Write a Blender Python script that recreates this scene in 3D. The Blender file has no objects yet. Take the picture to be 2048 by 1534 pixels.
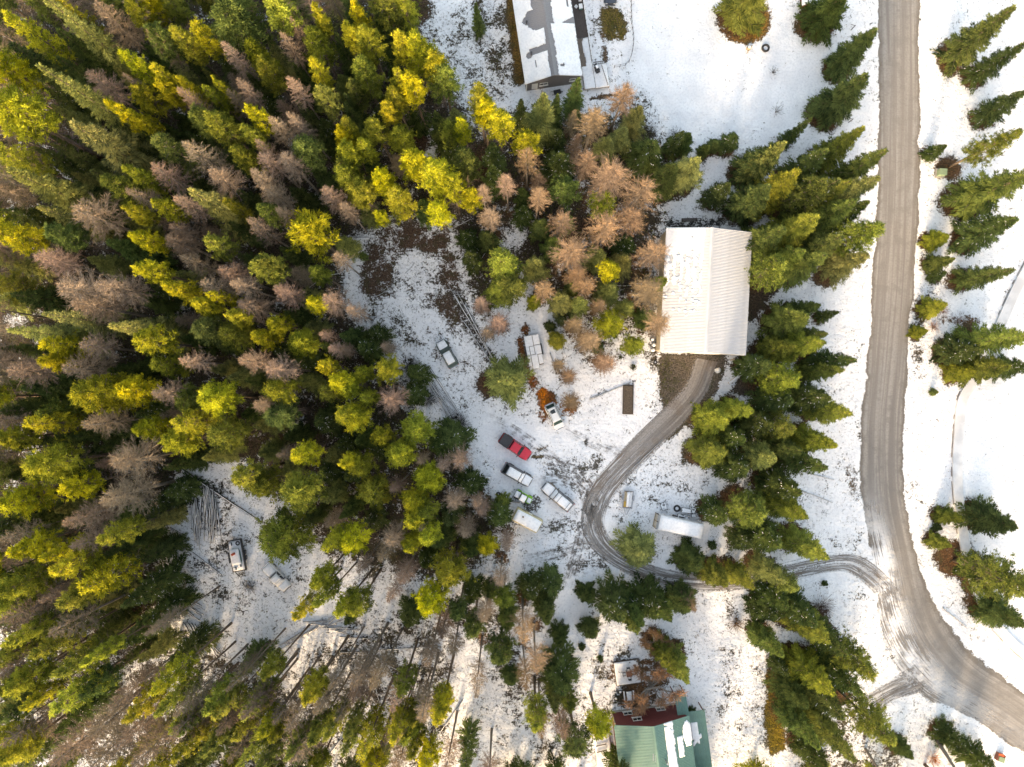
import bpy, math, random
import numpy as np
from mathutils import Vector, Matrix

random.seed(7)
rng = np.random.default_rng(7)
D = bpy.data
SC = bpy.context.scene
COL = SC.collection

# ------------------------------------------------------------------ camera
F_PX, H_CAM = 1420.0, 115.0           # focal length in photo pixels (2048 wide), flying height
cam_d = D.cameras.new('camera')
cam = D.objects.new('camera', cam_d)
COL.objects.link(cam)
cam.location = (0, 0, H_CAM)
cam.rotation_euler = (0, 0, 0)        # straight down, photo top = +Y
cam_d.sensor_fit = 'HORIZONTAL'
cam_d.angle = 2 * math.atan(1024 / F_PX)
cam_d.clip_start = 1.0
cam_d.clip_end = 3000
SC.camera = cam

# ------------------------------------------------------------------ sky, sun, exposure
SUN_ELEV, SUN_AZ = math.radians(14.5), math.radians(194)   # azimuth clockwise from +Y
W = D.worlds.new('World')
SC.world = W
W.use_nodes = True
wn = W.node_tree
wn.nodes.clear()
sky = wn.nodes.new('ShaderNodeTexSky')
sky.sky_type = 'NISHITA'
sky.sun_disc = False
sky.sun_elevation = SUN_ELEV
sky.sun_rotation = SUN_AZ
sky.air_density = 1.0
sky.dust_density = 2.0
sky.ozone_density = 1.0
bg = wn.nodes.new('ShaderNodeBackground')
bg.inputs['Strength'].default_value = 0.15
wo = wn.nodes.new('ShaderNodeOutputWorld')
wn.links.new(sky.outputs[0], bg.inputs[0])
wn.links.new(bg.outputs[0], wo.inputs[0])

sun_d = D.lights.new('sun', 'SUN')
sun_d.energy = 1.5
sun_d.angle = math.radians(7.0)
sun_d.color = (1.0, 0.93, 0.82)
sun = D.objects.new('sun', sun_d)
COL.objects.link(sun)
sun_dir = Vector((math.sin(SUN_AZ) * math.cos(SUN_ELEV), math.cos(SUN_AZ) * math.cos(SUN_ELEV), math.sin(SUN_ELEV)))
sun.rotation_euler = (-sun_dir).to_track_quat('-Z', 'Y').to_euler()
sun.location = sun_dir * 200

vs = SC.view_settings
SC.display_settings.display_device = 'sRGB'
vs.view_transform = 'Standard'
vs.look = 'None'
vs.gamma = 1.0
vs.exposure = 2.42
vs.use_curve_mapping = False
vs.use_white_balance = True
vs.white_balance_temperature = 9700
vs.white_balance_tint = 15
SC.cycles.max_bounces = 6
SC.cycles.diffuse_bounces = 3
SC.cycles.transparent_max_bounces = 6
SC.cycles.use_denoising = True

# ------------------------------------------------------------------ helpers
def P(u, v, z=0.0):
    """photo pixel (2048x1534) at height z -> world point"""
    s = (H_CAM - z) / F_PX
    return Vector(((u - 1024) * s, (767 - v) * s, z))

def px_xy(u, v, z=0.0):
    p = P(u, v, z)
    return (p.x, p.y)

def tag(o, label, cat, group=None):
    o['label'] = label
    o['category'] = cat
    if group:
        o['group'] = group
    return o

def link(name, me, parent=None, loc=None, rz=None):
    o = D.objects.new(name, me)
    COL.objects.link(o)
    if parent is not None:
        o.parent = parent
    if loc is not None:
        o.location = loc
    if rz is not None:
        o.rotation_euler = (0, 0, rz)
    return o

def thing(name, loc, rz, label, cat, group=None):
    o = link(name, None, None, loc, rz)
    o.empty_display_size = 0.2
    return tag(o, label, cat, group)

def np_mesh(name, verts, quads, mat, smooth=False):
    """verts (N,3), quads (M,4) -> mesh quickly"""
    verts = np.asarray(verts, dtype=np.float32)
    quads = np.asarray(quads, dtype=np.int32)
    me = D.meshes.new(name)
    me.vertices.add(len(verts))
    me.vertices.foreach_set('co', verts.ravel())
    k = quads.shape[1]
    me.loops.add(quads.size)
    me.loops.foreach_set('vertex_index', quads.ravel())
    me.polygons.add(len(quads))
    me.polygons.foreach_set('loop_start', np.arange(0, quads.size, k, dtype=np.int32))
    if smooth:
        me.polygons.foreach_set('use_smooth', np.ones(len(quads), dtype=bool))
    me.update(calc_edges=True)
    me.validate()
    if mat is not None:
        me.materials.append(mat)
    return me

class MB:
    """collects boxes, prisms and tubes into one mesh"""
    def __init__(self):
        self.v, self.f = [], []
    def add(self, vs_, fs_, M=None):
        b = len(self.v)
        for p in vs_:
            p = Vector(p)
            self.v.append(tuple(M @ p if M is not None else p))
        for f in fs_:
            self.f.append(tuple(b + i for i in f))
        return self
    def box(self, c, s, M=None, taper=1.0):
        x, y, z = c
        a, b_, h = s[0] / 2, s[1] / 2, s[2] / 2
        t = taper
        vs_ = [(x - a, y - b_, z - h), (x + a, y - b_, z - h), (x + a, y + b_, z - h), (x - a, y + b_, z - h),
               (x - a * t, y - b_ * t, z + h), (x + a * t, y - b_ * t, z + h), (x + a * t, y + b_ * t, z + h), (x - a * t, y + b_ * t, z + h)]
        return self.add(vs_, [(3, 2, 1, 0), (4, 5, 6, 7), (0, 1, 5, 4), (1, 2, 6, 5), (2, 3, 7, 6), (3, 0, 4, 7)], M)
    def bar(self, p, q, w, h=None):
        """square bar from p to q"""
        p, q = Vector(p), Vector(q)
        d = q - p
        M = Matrix.Translation((p + q) / 2) @ d.to_track_quat('X', 'Z').to_matrix().to_4x4()
        return self.box((0, 0, 0), (d.length, w, h or w), M)
    def tube(self, pts, rads, n=8, cap=True):
        pts = [Vector(p) for p in pts]
        rings = []
        for i, p in enumerate(pts):
            d = (pts[min(i + 1, len(pts) - 1)] - pts[max(i - 1, 0)])
            q = d.to_track_quat('Z', 'X').to_matrix()
            r = rads[i] if not isinstance(rads, (int, float)) else rads
            rings.append([tuple(p + q @ Vector((r * math.cos(2 * math.pi * k / n), r * math.sin(2 * math.pi * k / n), 0))) for k in range(n)])
        vs_ = [v for ring in rings for v in ring]
        fs_ = []
        for i in range(len(pts) - 1):
            for k in range(n):
                k2 = (k + 1) % n
                fs_.append((i * n + k, i * n + k2, (i + 1) * n + k2, (i + 1) * n + k))
        if cap:
            fs_.append(tuple(range(n - 1, -1, -1)))
            fs_.append(tuple((len(pts) - 1) * n + k for k in range(n)))
        return self.add(vs_, fs_)
    def prism(self, poly, z0, z1, M=None):
        n = len(poly)
        vs_ = [(x, y, z0) for x, y in poly] + [(x, y, z1) for x, y in poly]
        fs_ = [tuple(range(n - 1, -1, -1)), tuple(range(n, 2 * n))]
        for i in range(n):
            j = (i + 1) % n
            fs_.append((i, j, n + j, n + i))
        return self.add(vs_, fs_, M)
    def loft(self, secs, M=None, cap=True):
        """secs: list of closed loops with equal counts"""
        n = len(secs[0])
        vs_ = [p for s in secs for p in s]
        fs_ = []
        for i in range(len(secs) - 1):
            for k in range(n):
                k2 = (k + 1) % n
                fs_.append((i * n + k, i * n + k2, (i + 1) * n + k2, (i + 1) * n + k))
        if cap:
            fs_.append(tuple(range(n - 1, -1, -1)))
            fs_.append(tuple((len(secs) - 1) * n + k for k in range(n)))
        return self.add(vs_, fs_, M)
    def torus(self, R, r, M=None, n=20, m=8, sq=1.0):
        vs_, fs_ = [], []
        for i in range(n):
            a = 2 * math.pi * i / n
            for j in range(m):
                b_ = 2 * math.pi * j / m
                rr = R + r * math.cos(b_)
                vs_.append((rr * math.cos(a), rr * math.sin(a), r * sq * math.sin(b_)))
        for i in range(n):
            for j in range(m):
                fs_.append((i * m + j, ((i + 1) % n) * m + j, ((i + 1) % n) * m + (j + 1) % m, i * m + (j + 1) % m))
        return self.add(vs_, fs_, M)
    def mesh(self, name, mat, smooth=False, bevel=0):
        me = D.meshes.new(name)
        me.from_pydata(self.v, [], self.f)
        if bevel:
            import bmesh
            bm = bmesh.new()
            bm.from_mesh(me)
            bmesh.ops.bevel(bm, geom=[e for e in bm.edges if len(e.link_faces) == 2 and e.calc_face_angle() > 0.5], offset=bevel, segments=2, affect='EDGES', profile=0.6, clamp_overlap=True)
            bm.to_mesh(me)
            bm.free()
        if smooth:
            for p in me.polygons:
                p.use_smooth = True
        me.update()
        if mat is not None:
            me.materials.append(mat)
        return me
    def build(self, name, mat, parent=None, smooth=False, bevel=0, loc=None, rz=None):
        return link(name, self.mesh(name, mat, smooth, bevel), parent, loc, rz)

# ------------------------------------------------------------------ materials
def new_mat(name):
    m = D.materials.new(name)
    m.use_nodes = True
    nt = m.node_tree
    nt.nodes.clear()
    out = nt.nodes.new('ShaderNodeOutputMaterial')
    return m, nt, out

def nd(nt, t, **kw):
    n = nt.nodes.new(t)
    for k, v in kw.items():
        if k in n.bl_rna.properties:
            setattr(n, k, v)
        else:
            n.inputs[k.replace('_', ' ')].default_value = v
    return n

def ramp(nt, fac, stops):
    r = nt.nodes.new('ShaderNodeValToRGB')
    e = r.color_ramp.elements
    while len(e) < len(stops):
        e.new(0.5)
    for i, (p, c) in enumerate(stops):
        e[i].position = p
        e[i].color = (*c, 1) if len(c) == 3 else c
    nt.links.new(fac, r.inputs[0])
    return r.outputs[0]

def mathn(nt, op, a, b=None, clamp=False):
    n = nt.nodes.new('ShaderNodeMath')
    n.operation = op
    n.use_clamp = clamp
    for i, x in enumerate((a, b)):
        if x is None:
            continue
        if isinstance(x, (int, float)):
            n.inputs[i].default_value = x
        else:
            nt.links.new(x, n.inputs[i])
    return n.outputs[0]

def mixc(nt, fac, a, b):
    n = nt.nodes.new('ShaderNodeMix')
    n.data_type = 'RGBA'
    for i, x in ((0, fac), (6, a), (7, b)):
        if isinstance(x, (int, float)):
            n.inputs[i].default_value = x
        elif isinstance(x, tuple):
            n.inputs[i].default_value = (*x, 1)
        else:
            nt.links.new(x, n.inputs[i])
    return n.outputs[2]

def mapr(nt, v, a, b, c=0.0, d=1.0, smooth=True):
    n = nt.nodes.new('ShaderNodeMapRange')
    n.interpolation_type = 'SMOOTHSTEP' if smooth else 'LINEAR'
    for i, x in enumerate((v, a, b, c, d)):
        if isinstance(x, (int, float)):
            n.inputs[i].default_value = x
        else:
            nt.links.new(x, n.inputs[i])
    return n.outputs[0]

def noise(nt, vec, scale, detail=4, rough=0.55, dist=0.0):
    n = nd(nt, 'ShaderNodeTexNoise')
    n.inputs['Scale'].default_value = scale
    n.inputs['Detail'].default_value = detail
    n.inputs['Roughness'].default_value = rough
    n.inputs['Distortion'].default_value = dist
    if vec is not None:
        nt.links.new(vec, n.inputs['Vector'])
    return n.outputs[0]

def wpos(nt):
    return nd(nt, 'ShaderNodeNewGeometry').outputs['Position']

def opos(nt):
    return nd(nt, 'ShaderNodeTexCoord').outputs['Object']

def principled(nt, out, color, rough=0.6, metal=0.0, bump=None, bdist=0.02, spec=0.5, coat=0.0):
    b = nd(nt, 'ShaderNodeBsdfPrincipled')
    for k, x in (('Base Color', color), ('Roughness', rough)):
        if isinstance(x, tuple):
            b.inputs[k].default_value = (*x, 1)
        elif isinstance(x, (int, float)):
            b.inputs[k].default_value = x
        else:
            nt.links.new(x, b.inputs[k])
    b.inputs['Metallic'].default_value = metal
    b.inputs['Specular IOR Level'].default_value = spec
    b.inputs['Coat Weight'].default_value = coat
    if bump is not None:
        bn = nd(nt, 'ShaderNodeBump')
        bn.inputs['Strength'].default_value = 1.0
        bn.inputs['Distance'].default_value = bdist
        nt.links.new(bump, bn.inputs['Height'])
        nt.links.new(bn.outputs[0], b.inputs['Normal'])
    nt.links.new(b.outputs[0], out.inputs[0])
    return b

def simple_mat(name, col, rough=0.6, metal=0.0, var=0.25, scale=6.0, spec=0.5, coat=0.0, bdist=0.0):
    m, nt, out = new_mat(name)
    n = noise(nt, opos(nt), scale, 5)
    lo = tuple(c * (1 - var) for c in col)
    hi = tuple(min(1, c * (1 + var)) for c in col)
    c = ramp(nt, n, [(0.3, lo), (0.7, hi)])
    principled(nt, out, c, rough, metal, n if bdist else None, bdist, spec, coat)
    return m

SNOW = (0.84, 0.86, 0.90)
def snow_color(nt, pos):
    n1 = noise(nt, pos, 0.25, 3)
    n2 = noise(nt, pos, 3.0, 4)
    a = mixc(nt, mapr(nt, n1, 0.35, 0.65), (0.79, 0.80, 0.825), (0.87, 0.88, 0.90))
    return mixc(nt, mapr(nt, n2, 0.34, 0.56, 0.40, 0.0), a, (0.60, 0.62, 0.66))

m_snow, nt, out = new_mat('snow')
ps = wpos(nt)
principled(nt, out, snow_color(nt, ps), 0.75, bump=noise(nt, ps, 2.2, 6, 0.6), bdist=0.06, spec=0.25)

MAT = {
    'snow': m_snow,
    'bark': simple_mat('bark', (0.13, 0.095, 0.07), 0.9, var=0.45, scale=9, bdist=0.02),
    'bark_grey': simple_mat('grey_bark', (0.17, 0.145, 0.125), 0.9, var=0.4, scale=9, bdist=0.02),
    'log': simple_mat('log_bark', (0.05, 0.042, 0.036), 0.9, var=0.5, scale=5, bdist=0.02),
    'cut': simple_mat('cut_wood', (0.42, 0.30, 0.17), 0.8, scale=12),
    'black': simple_mat('black_plastic', (0.02, 0.02, 0.022), 0.5),
    'rubber': simple_mat('rubber', (0.025, 0.025, 0.027), 0.8),
    'steel': simple_mat('steel', (0.35, 0.36, 0.38), 0.4, 0.8),
    'dark_steel': simple_mat('dark_steel', (0.06, 0.06, 0.065), 0.5, 0.5),
    'chrome': simple_mat('chrome', (0.6, 0.6, 0.62), 0.2, 1.0, var=0.1),
    'glass': simple_mat('tinted_glass', (0.015, 0.02, 0.022), 0.08, var=0.1, spec=0.8),
    'glass_green': simple_mat('green_glass', (0.03, 0.06, 0.055), 0.08, var=0.1, spec=0.8),
    'lamp': simple_mat('lamp_lens', (0.7, 0.7, 0.68), 0.15, var=0.1),
    'tail': simple_mat('tail_lens', (0.45, 0.02, 0.02), 0.2, var=0.1),
    'red_paint': simple_mat('red_paint', (0.62, 0.012, 0.035), 0.3, var=0.12, coat=0.6),
    'silver_paint': simple_mat('silver_paint', (0.30, 0.31, 0.34), 0.35, 0.3, var=0.1, coat=0.5),
    'grey_paint': simple_mat('grey_paint', (0.12, 0.125, 0.135), 0.35, 0.2, var=0.12, coat=0.5),
    'green_paint': simple_mat('dark_green_paint', (0.025, 0.06, 0.05), 0.35, 0.1, var=0.12, coat=0.5),
    'navy_paint': simple_mat('navy_paint', (0.05, 0.065, 0.09), 0.35, 0.2, var=0.12, coat=0.5),
    'white_paint': simple_mat('white_paint', (0.74, 0.75, 0.76), 0.4, var=0.06, coat=0.4),
    'cream_paint': simple_mat('cream_paint', (0.50, 0.43, 0.25), 0.5, var=0.15),
    'lime': simple_mat('lime_plastic', (0.18, 0.45, 0.03), 0.4, var=0.12),
    'orange': simple_mat('orange_plastic', (0.62, 0.09, 0.02), 0.5, var=0.15),
    'teal': simple_mat('teal_paint', (0.08, 0.22, 0.20), 0.5),
    'wood': simple_mat('weathered_wood', (0.17, 0.13, 0.105), 0.85, var=0.35, scale=10),
    'dark_wood': simple_mat('dark_wood', (0.075, 0.06, 0.055), 0.85, var=0.4, scale=10),
    'red_wood': simple_mat('red_brown_wood', (0.17, 0.06, 0.04), 0.8, var=0.3, scale=8),
    'lumber': simple_mat('pale_lumber', (0.46, 0.36, 0.24), 0.8, var=0.2, scale=8),
    'concrete': simple_mat('concrete', (0.33, 0.31, 0.28), 0.9, var=0.2),
    'siding': simple_mat('grey_siding', (0.16, 0.145, 0.14), 0.8, var=0.12),
    'white_trim': simple_mat('white_trim', (0.72, 0.71, 0.68), 0.6, var=0.05),
    'tan_wall': simple_mat('tan_steel_wall', (0.42, 0.35, 0.25), 0.6, var=0.2),
    'red_siding': simple_mat('red_siding', (0.13, 0.022, 0.02), 0.75, var=0.2),
    'grey_roof': simple_mat('grey_metal_roof', (0.20, 0.20, 0.215), 0.5, 0.1, var=0.12),
    'utility_green': simple_mat('utility_green', (0.20, 0.27, 0.16), 0.6, var=0.15),
    'soil': simple_mat('garden_soil', (0.10, 0.075, 0.055), 0.95, var=0.45, scale=5, bdist=0.08),
}
# ------------------------------------------------------------------ ground sheet
def seg_axis(lo, hi, step, far):
    mid = np.arange(lo, hi + step * 0.5, step)
    ext, d, x = [], step * 1.6, hi
    while x < far:
        x += d
        d *= 1.5
        ext.append(x)
    ext2, d, x = [], step * 1.6, lo
    while x > -far:
        x -= d
        d *= 1.5
        ext2.append(x)
    return np.array(ext2[::-1] + list(mid) + ext)

gx = seg_axis(-96, 96, 0.45, 1200)
gy = seg_axis(-74, 74, 0.45, 1200)
GX, GY = np.meshgrid(gx, gy)
S0 = F_PX / H_CAM
GU = 1024 + GX * S0      # photo pixel of each ground vertex
GV = 767 - GY * S0

def poly_sdf(poly, U, V):
    """signed pixel distance to polygon (negative inside)"""
    p = np.array(poly, dtype=float)
    d2 = np.full(U.shape, 1e18)
    inside = np.zeros(U.shape, dtype=bool)
    n = len(p)
    for i in range(n):
        a, b = p[i], p[(i + 1) % n]
        e = b - a
        wx, wy = U - a[0], V - a[1]
        t = np.clip((wx * e[0] + wy * e[1]) / max(e @ e, 1e-9), 0, 1)
        d2 = np.minimum(d2, (wx - e[0] * t) ** 2 + (wy - e[1] * t) ** 2)
        c = ((a[1] <= V) & (b[1] > V)) | ((b[1] <= V) & (a[1] > V))
        with np.errstate(divide='ignore', invalid='ignore'):
            xi = a[0] + (V - a[1]) / (b[1] - a[1] if b[1] != a[1] else 1e-9) * e[0]
        inside ^= c & (U < xi)
    d = np.sqrt(d2)
    return np.where(inside, -d, d)

def line_dist(pts, U, V):
    p = np.array(pts, dtype=float)
    d2 = np.full(U.shape, 1e18)
    for a, b in zip(p[:-1], p[1:]):
        e = b - a
        wx, wy = U - a[0], V - a[1]
        t = np.clip((wx * e[0] + wy * e[1]) / max(e @ e, 1e-9), 0, 1)
        d2 = np.minimum(d2, (wx - e[0] * t) ** 2 + (wy - e[1] * t) ** 2)
    return np.sqrt(d2)

BARE = np.full(GX.shape, 0.20)
SOIL = np.zeros(GX.shape + (3,))
SOIL[:] = (0.075, 0.064, 0.048)

def paint(w, c, col=None):
    global BARE, SOIL
    BARE = BARE * (1 - w) + c * w
    if col is not None:
        SOIL = SOIL * (1 - w[..., None]) + np.array(col) * w[..., None]

def area(poly, c, feather, col=None):
    d = poly_sdf(poly, GU, GV)
    w = np.clip(0.5 - d / (2.0 * feather), 0, 1)
    paint(w * w * (3 - 2 * w), c, col)

def blob(u, v, r, c, feather, col=None, sx=1.0):
    d = np.sqrt(((GU - u) / sx) ** 2 + (GV - v) ** 2) - r
    w = np.clip(0.5 - d / (2.0 * feather), 0, 1)
    paint(w * w * (3 - 2 * w), c, col)

def stroke(pts, half, c, feather, col=None):
    d = line_dist(pts, GU, GV) - half
    w = np.clip(0.5 - d / (2.0 * feather), 0, 1)
    paint(w * w * (3 - 2 * w), c, col)

FLOOR, RED, GRAVEL, OCHRE, ORANGE, NEEDLE = (0.062, 0.046, 0.033), (0.092, 0.057, 0.040), (0.125, 0.105, 0.085), (0.16, 0.095, 0.025), (0.36, 0.11, 0.02), (0.12, 0.06, 0.028)
# smooth untouched snow: upper field, right of the road, far right
area([(1240, -60), (1440, -60), (1600, 60), (1700, 120), (1740, 240), (1500, 280), (1300, 260), (1260, 120)], 0.07, 40)
area([(1830, -60), (2200, -60), (2200, 1400), (1990, 1330), (1850, 1130), (1820, 700)], 0.14, 30)
area([(1905, 760), (2200, 500), (2200, 1300), (2000, 1240), (1920, 1100)], 0.09, 20)
# the dense wood
WOOD = [(-900, -600), (790, -600), (840, 60), (905, 160), (940, 250), (1040, 235), (1160, 230), (1285, 200), (1330, 300), (1320, 470), (1300, 640),
      (1230, 690), (1130, 640), (1050, 560), (960, 640), (900, 440), (740, 455), (690, 500), (690, 600), (740, 690), (800, 760),
      (840, 860), (900, 900), (950, 980), (1010, 1090), (960, 1130), (850, 1160), (650, 1110), (600, 1040), (480, 930), (390, 930),
      (330, 1080), (320, 1290), (480, 1330), (560, 1400), (640, 1480), (600, 1700), (-900, 1700)]
area(WOOD, 0.66, 45, FLOOR)
area([(640, 1270), (860, 1200), (1000, 1190), (1060, 1300), (1040, 1600), (700, 1600), (560, 1400)], 0.42, 35, (0.06, 0.05, 0.04))
area([(-200, 1230), (320, 1290), (480, 1330), (640, 1480), (600, 1700), (-200, 1700)], 0.50, 60, (0.06, 0.05, 0.04))
area([(900, 1270), (970, 1290), (1060, 1560), (880, 1560)], 0.25, 25)
area([(348, 950), (390, 925), (480, 920), (600, 1040), (650, 1100), (650, 1210), (530, 1300), (345, 1300), (332, 1100)], 0.27, 16)
area([(390, 960), (470, 960), (460, 1200), (380, 1200)], 0.38, 12, (0.05, 0.046, 0.042))  # dark gaps between the deck logs, put into the ground colour
# snowy gaps in the wood
for u, v, r in ((850, 285, 40), (1020, 470, 34), (330, 500, 22), (350, 610, 26), (150, 350, 30), (30, 640, 22), (60, 900, 20), (335, 830, 20), (600, 860, 16), (585, 280, 14), (630, 400, 20),
                (880, 330, 18), (240, 1130, 20), (290, 1320, 22), (50, 1430, 24), (340, 1370, 22), (430, 1480, 30), (130, 1250, 18)):
    blob(u, v, r, 0.34, 16)
area([(850, 40), (960, 0), (1010, 0), (1040, 170), (1000, 200), (930, 240), (900, 160)], 0.36, 14)
stroke([(960, 0), (985, 120), (1010, 190)], 6, 0.55, 12, FLOOR)
for u, v, r in ((780, 50, 40), (830, 20, 30), (820, 280, 30), (960, 330, 34), (900, 300, 20), (1160, 470, 30)):
    blob(u, v, r, 0.80, 22, (0.09, 0.045, 0.028))
# red-brown bowl of dug earth
area([(740, 480), (770, 455), (890, 448), (912, 520), (925, 590), (930, 665), (900, 640), (872, 560), (860, 520), (830, 500), (800, 510), (785, 560), (790, 600), (765, 600), (716, 585), (712, 555)], 0.57, 12, RED)
area([(790, 540), (830, 505), (880, 520), (880, 600), (850, 640), (800, 600)], 0.34, 20, (0.07, 0.06, 0.05))
stroke([(870, 600), (905, 640), (930, 690)], 14, 0.58, 22, RED)
area([(870, 660), (960, 650), (980, 730), (920, 740), (860, 700)], 0.40, 20, (0.085, 0.06, 0.045))
stroke([(840, 735), (880, 790), (925, 845)], 10, 0.55, 16, (0.04, 0.038, 0.036))
stroke([(905, 585), (985, 720)], 7, 0.52, 12, (0.05, 0.045, 0.04))
blob(920, 848, 20, 0.62, 12, (0.035, 0.033, 0.032))
stroke([(855, 655), (872, 690)], 4, 0.62, 6, (0.10, 0.05, 0.03))
area([(700, 590), (790, 610), (850, 700), (820, 720), (760, 660), (700, 640)], 0.42, 14)
area([(695, 480), (735, 480), (712, 540), (715, 590), (760, 620), (820, 700), (860, 760), (830, 770), (740, 680), (690, 600)], 0.33, 12)
# the open yard
area([(860, 660), (940, 680), (960, 720), (1000, 800), (1060, 800), (1090, 860), (1200, 820), (1160, 1000), (1040, 1090), (970, 960), (900, 860), (840, 780)], 0.29, 35)
stroke([(965, 860), (1080, 980), (1130, 1090), (1150, 1240)], 28, 0.08, 40)
stroke([(1000, 850), (1100, 880), (1250, 850)], 22, 0.10, 30)
stroke([(1140, 1080), (1150, 1190), (1130, 1290)], 16, 0.12, 24)
area([(1200, 930), (1330, 880), (1400, 950), (1420, 1080), (1300, 1110), (1220, 1060)], 0.27, 25)
area([(1050, 1060), (1160, 1050), (1180, 1140), (1080, 1130)], 0.20, 20)
GREY = (0.12, 0.112, 0.105)
stroke([(1190, 930), (1160, 985), (1158, 1050), (1180, 1100)], 16, 0.40, 22, GREY)
stroke([(1100, 935), (1150, 950), (1190, 960)], 12, 0.34, 18, GREY)
area([(1080, 1040), (1130, 1030), (1150, 1090), (1090, 1100)], 0.36, 16, GREY)
area([(1110, 1100), (1210, 1100), (1230, 1150), (1120, 1150)], 0.33, 18, GREY)
blob(1068, 1008, 16, 0.45, 12, GREY)
stroke([(1080, 897), (1094, 894)], 2, 0.8, 3, (0.25, 0.16, 0.07))
stroke([(1067, 914), (1084, 914)], 2, 0.8, 3, (0.18, 0.13, 0.08))
stroke([(1172, 878), (1174, 898)], 1.5, 0.8, 3, (0.07, 0.06, 0.05))
area([(1150, 590), (1250, 590), (1290, 700), (1180, 740), (1130, 680)], 0.42, 20, (0.10, 0.07, 0.05))
stroke([(1040, 680), (1052, 735), (1070, 770)], 5, 0.85, 9, (0.24, 0.075, 0.02))
stroke([(1066, 765), (1084, 795), (1092, 830)], 13, 0.60, 12, (0.30, 0.09, 0.02))
stroke([(1086, 785), (1092, 806)], 9, 0.88, 7, (0.62, 0.17, 0.012))
stroke([(1101, 790), (1108, 815)], 6, 0.95, 6, (0.26, 0.075, 0.02))
blob(1050, 660, 9, 0.7, 8, (0.24, 0.075, 0.02))
blob(980, 765, 26, 0.8, 14, (0.11, 0.05, 0.03))
blob(1130, 815, 26, 0.5, 14, (0.30, 0.11, 0.03))
blob(1085, 650, 24, 0.04, 10)
stroke([(1085, 650), (1100, 760)], 9, 0.05, 10)
# gravel apron of the shop and its flanks
area([(1318, 706), (1452, 706), (1440, 775), (1402, 825), (1335, 878), (1322, 790), (1318, 745)], 0.90, 9, GRAVEL)
area([(1496, 690), (1530, 700), (1560, 760), (1490, 790), (1465, 780), (1500, 740)], 0.88, 10, (0.085, 0.065, 0.055))
area([(1495, 540), (1530, 520), (1560, 580), (1510, 640), (1495, 640)], 0.72, 12, FLOOR)
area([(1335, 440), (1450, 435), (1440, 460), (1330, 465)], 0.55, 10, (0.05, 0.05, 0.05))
area([(1300, 690), (1322, 690), (1318, 740), (1290, 735)], 0.40, 10)
# grass strip beside the grey house, worn ground by the dark car
stroke([(1020, -40), (1024, 30), (1040, 160)], 9, 0.93, 7, OCHRE)
area([(1200, 15), (1238, 15), (1256, 62), (1250, 82), (1214, 82), (1205, 70)], 0.78, 8, (0.15, 0.11, 0.03))
stroke([(1204, 70), (1212, 120)], 4, 0.7, 6, (0.13, 0.08, 0.05))
stroke([(1180, 0), (1195, 110)], 8, 0.36, 10)
stroke([(1182, 196), (1232, 190)], 3, 0.8, 4, (0.10, 0.06, 0.035))
# brown needle and grass patches
blob(1492, 40, 46, 0.95, 14, (0.28, 0.14, 0.02))
area([(1532, 1345), (1556, 1340), (1562, 1420), (1574, 1500), (1540, 1510), (1528, 1440)], 0.88, 8, (0.20, 0.14, 0.015))
area([(1440, 1300), (1530, 1310), (1530, 1480), (1430, 1480)], 0.30, 22)
area([(1430, 1180), (1530, 1170), (1540, 1260), (1460, 1250)], 0.33, 16)
area([(1190, 1290), (1260, 1280), (1310, 1440), (1200, 1440)], 0.36, 18)
blob(1275, 1385, 34, 0.75, 18, (0.085, 0.05, 0.03))
blob(1235, 1340, 16, 0.45, 12, (0.2, 0.08, 0.04))
blob(1953, 1157, 34, 0.95, 12, (0.15, 0.075, 0.03))
blob(1905, 1135, 14, 0.5, 10, (0.2, 0.09, 0.04))
area([(1690, 935), (1715, 935), (1720, 1000), (1702, 1000)], 0.45, 8, (0.15, 0.11, 0.08))
area([(1720, 500), (1735, 560), (1730, 640), (1640, 660), (1640, 590)], 0.13, 18)
stroke([(1840, 720), (1840, 620), (1880, 560)], 14, 0.36, 16)
stroke([(1950, 640), (1890, 640)], 10, 0.5, 12, (0.16, 0.08, 0.04))
area([(1590, 1450), (1760, 1420), (1800, 1534), (1600, 1560)], 0.42, 16)
area([(1040, 1290), (1180, 1400), (1180, 1534), (1060, 1534)], 0.34, 20)

stroke([(1797, -400), (1797, 280), (1790, 500), (1776, 720), (1764, 870), (1766, 1000), (1786, 1095), (1803, 1170), (1828, 1240), (1868, 1304), (1924, 1360), (2004, 1417), (2300, 1600)], 24, 0.03, 12)
area([(1757, 1170), (1840, 1180), (1930, 1300), (2048, 1400), (2048, 1480), (1905, 1408), (1800, 1310)], 0.03, 10)
PLANTED = []   # needle litter below open-grown conifers, filled by the tree list before the sheet is built
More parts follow.
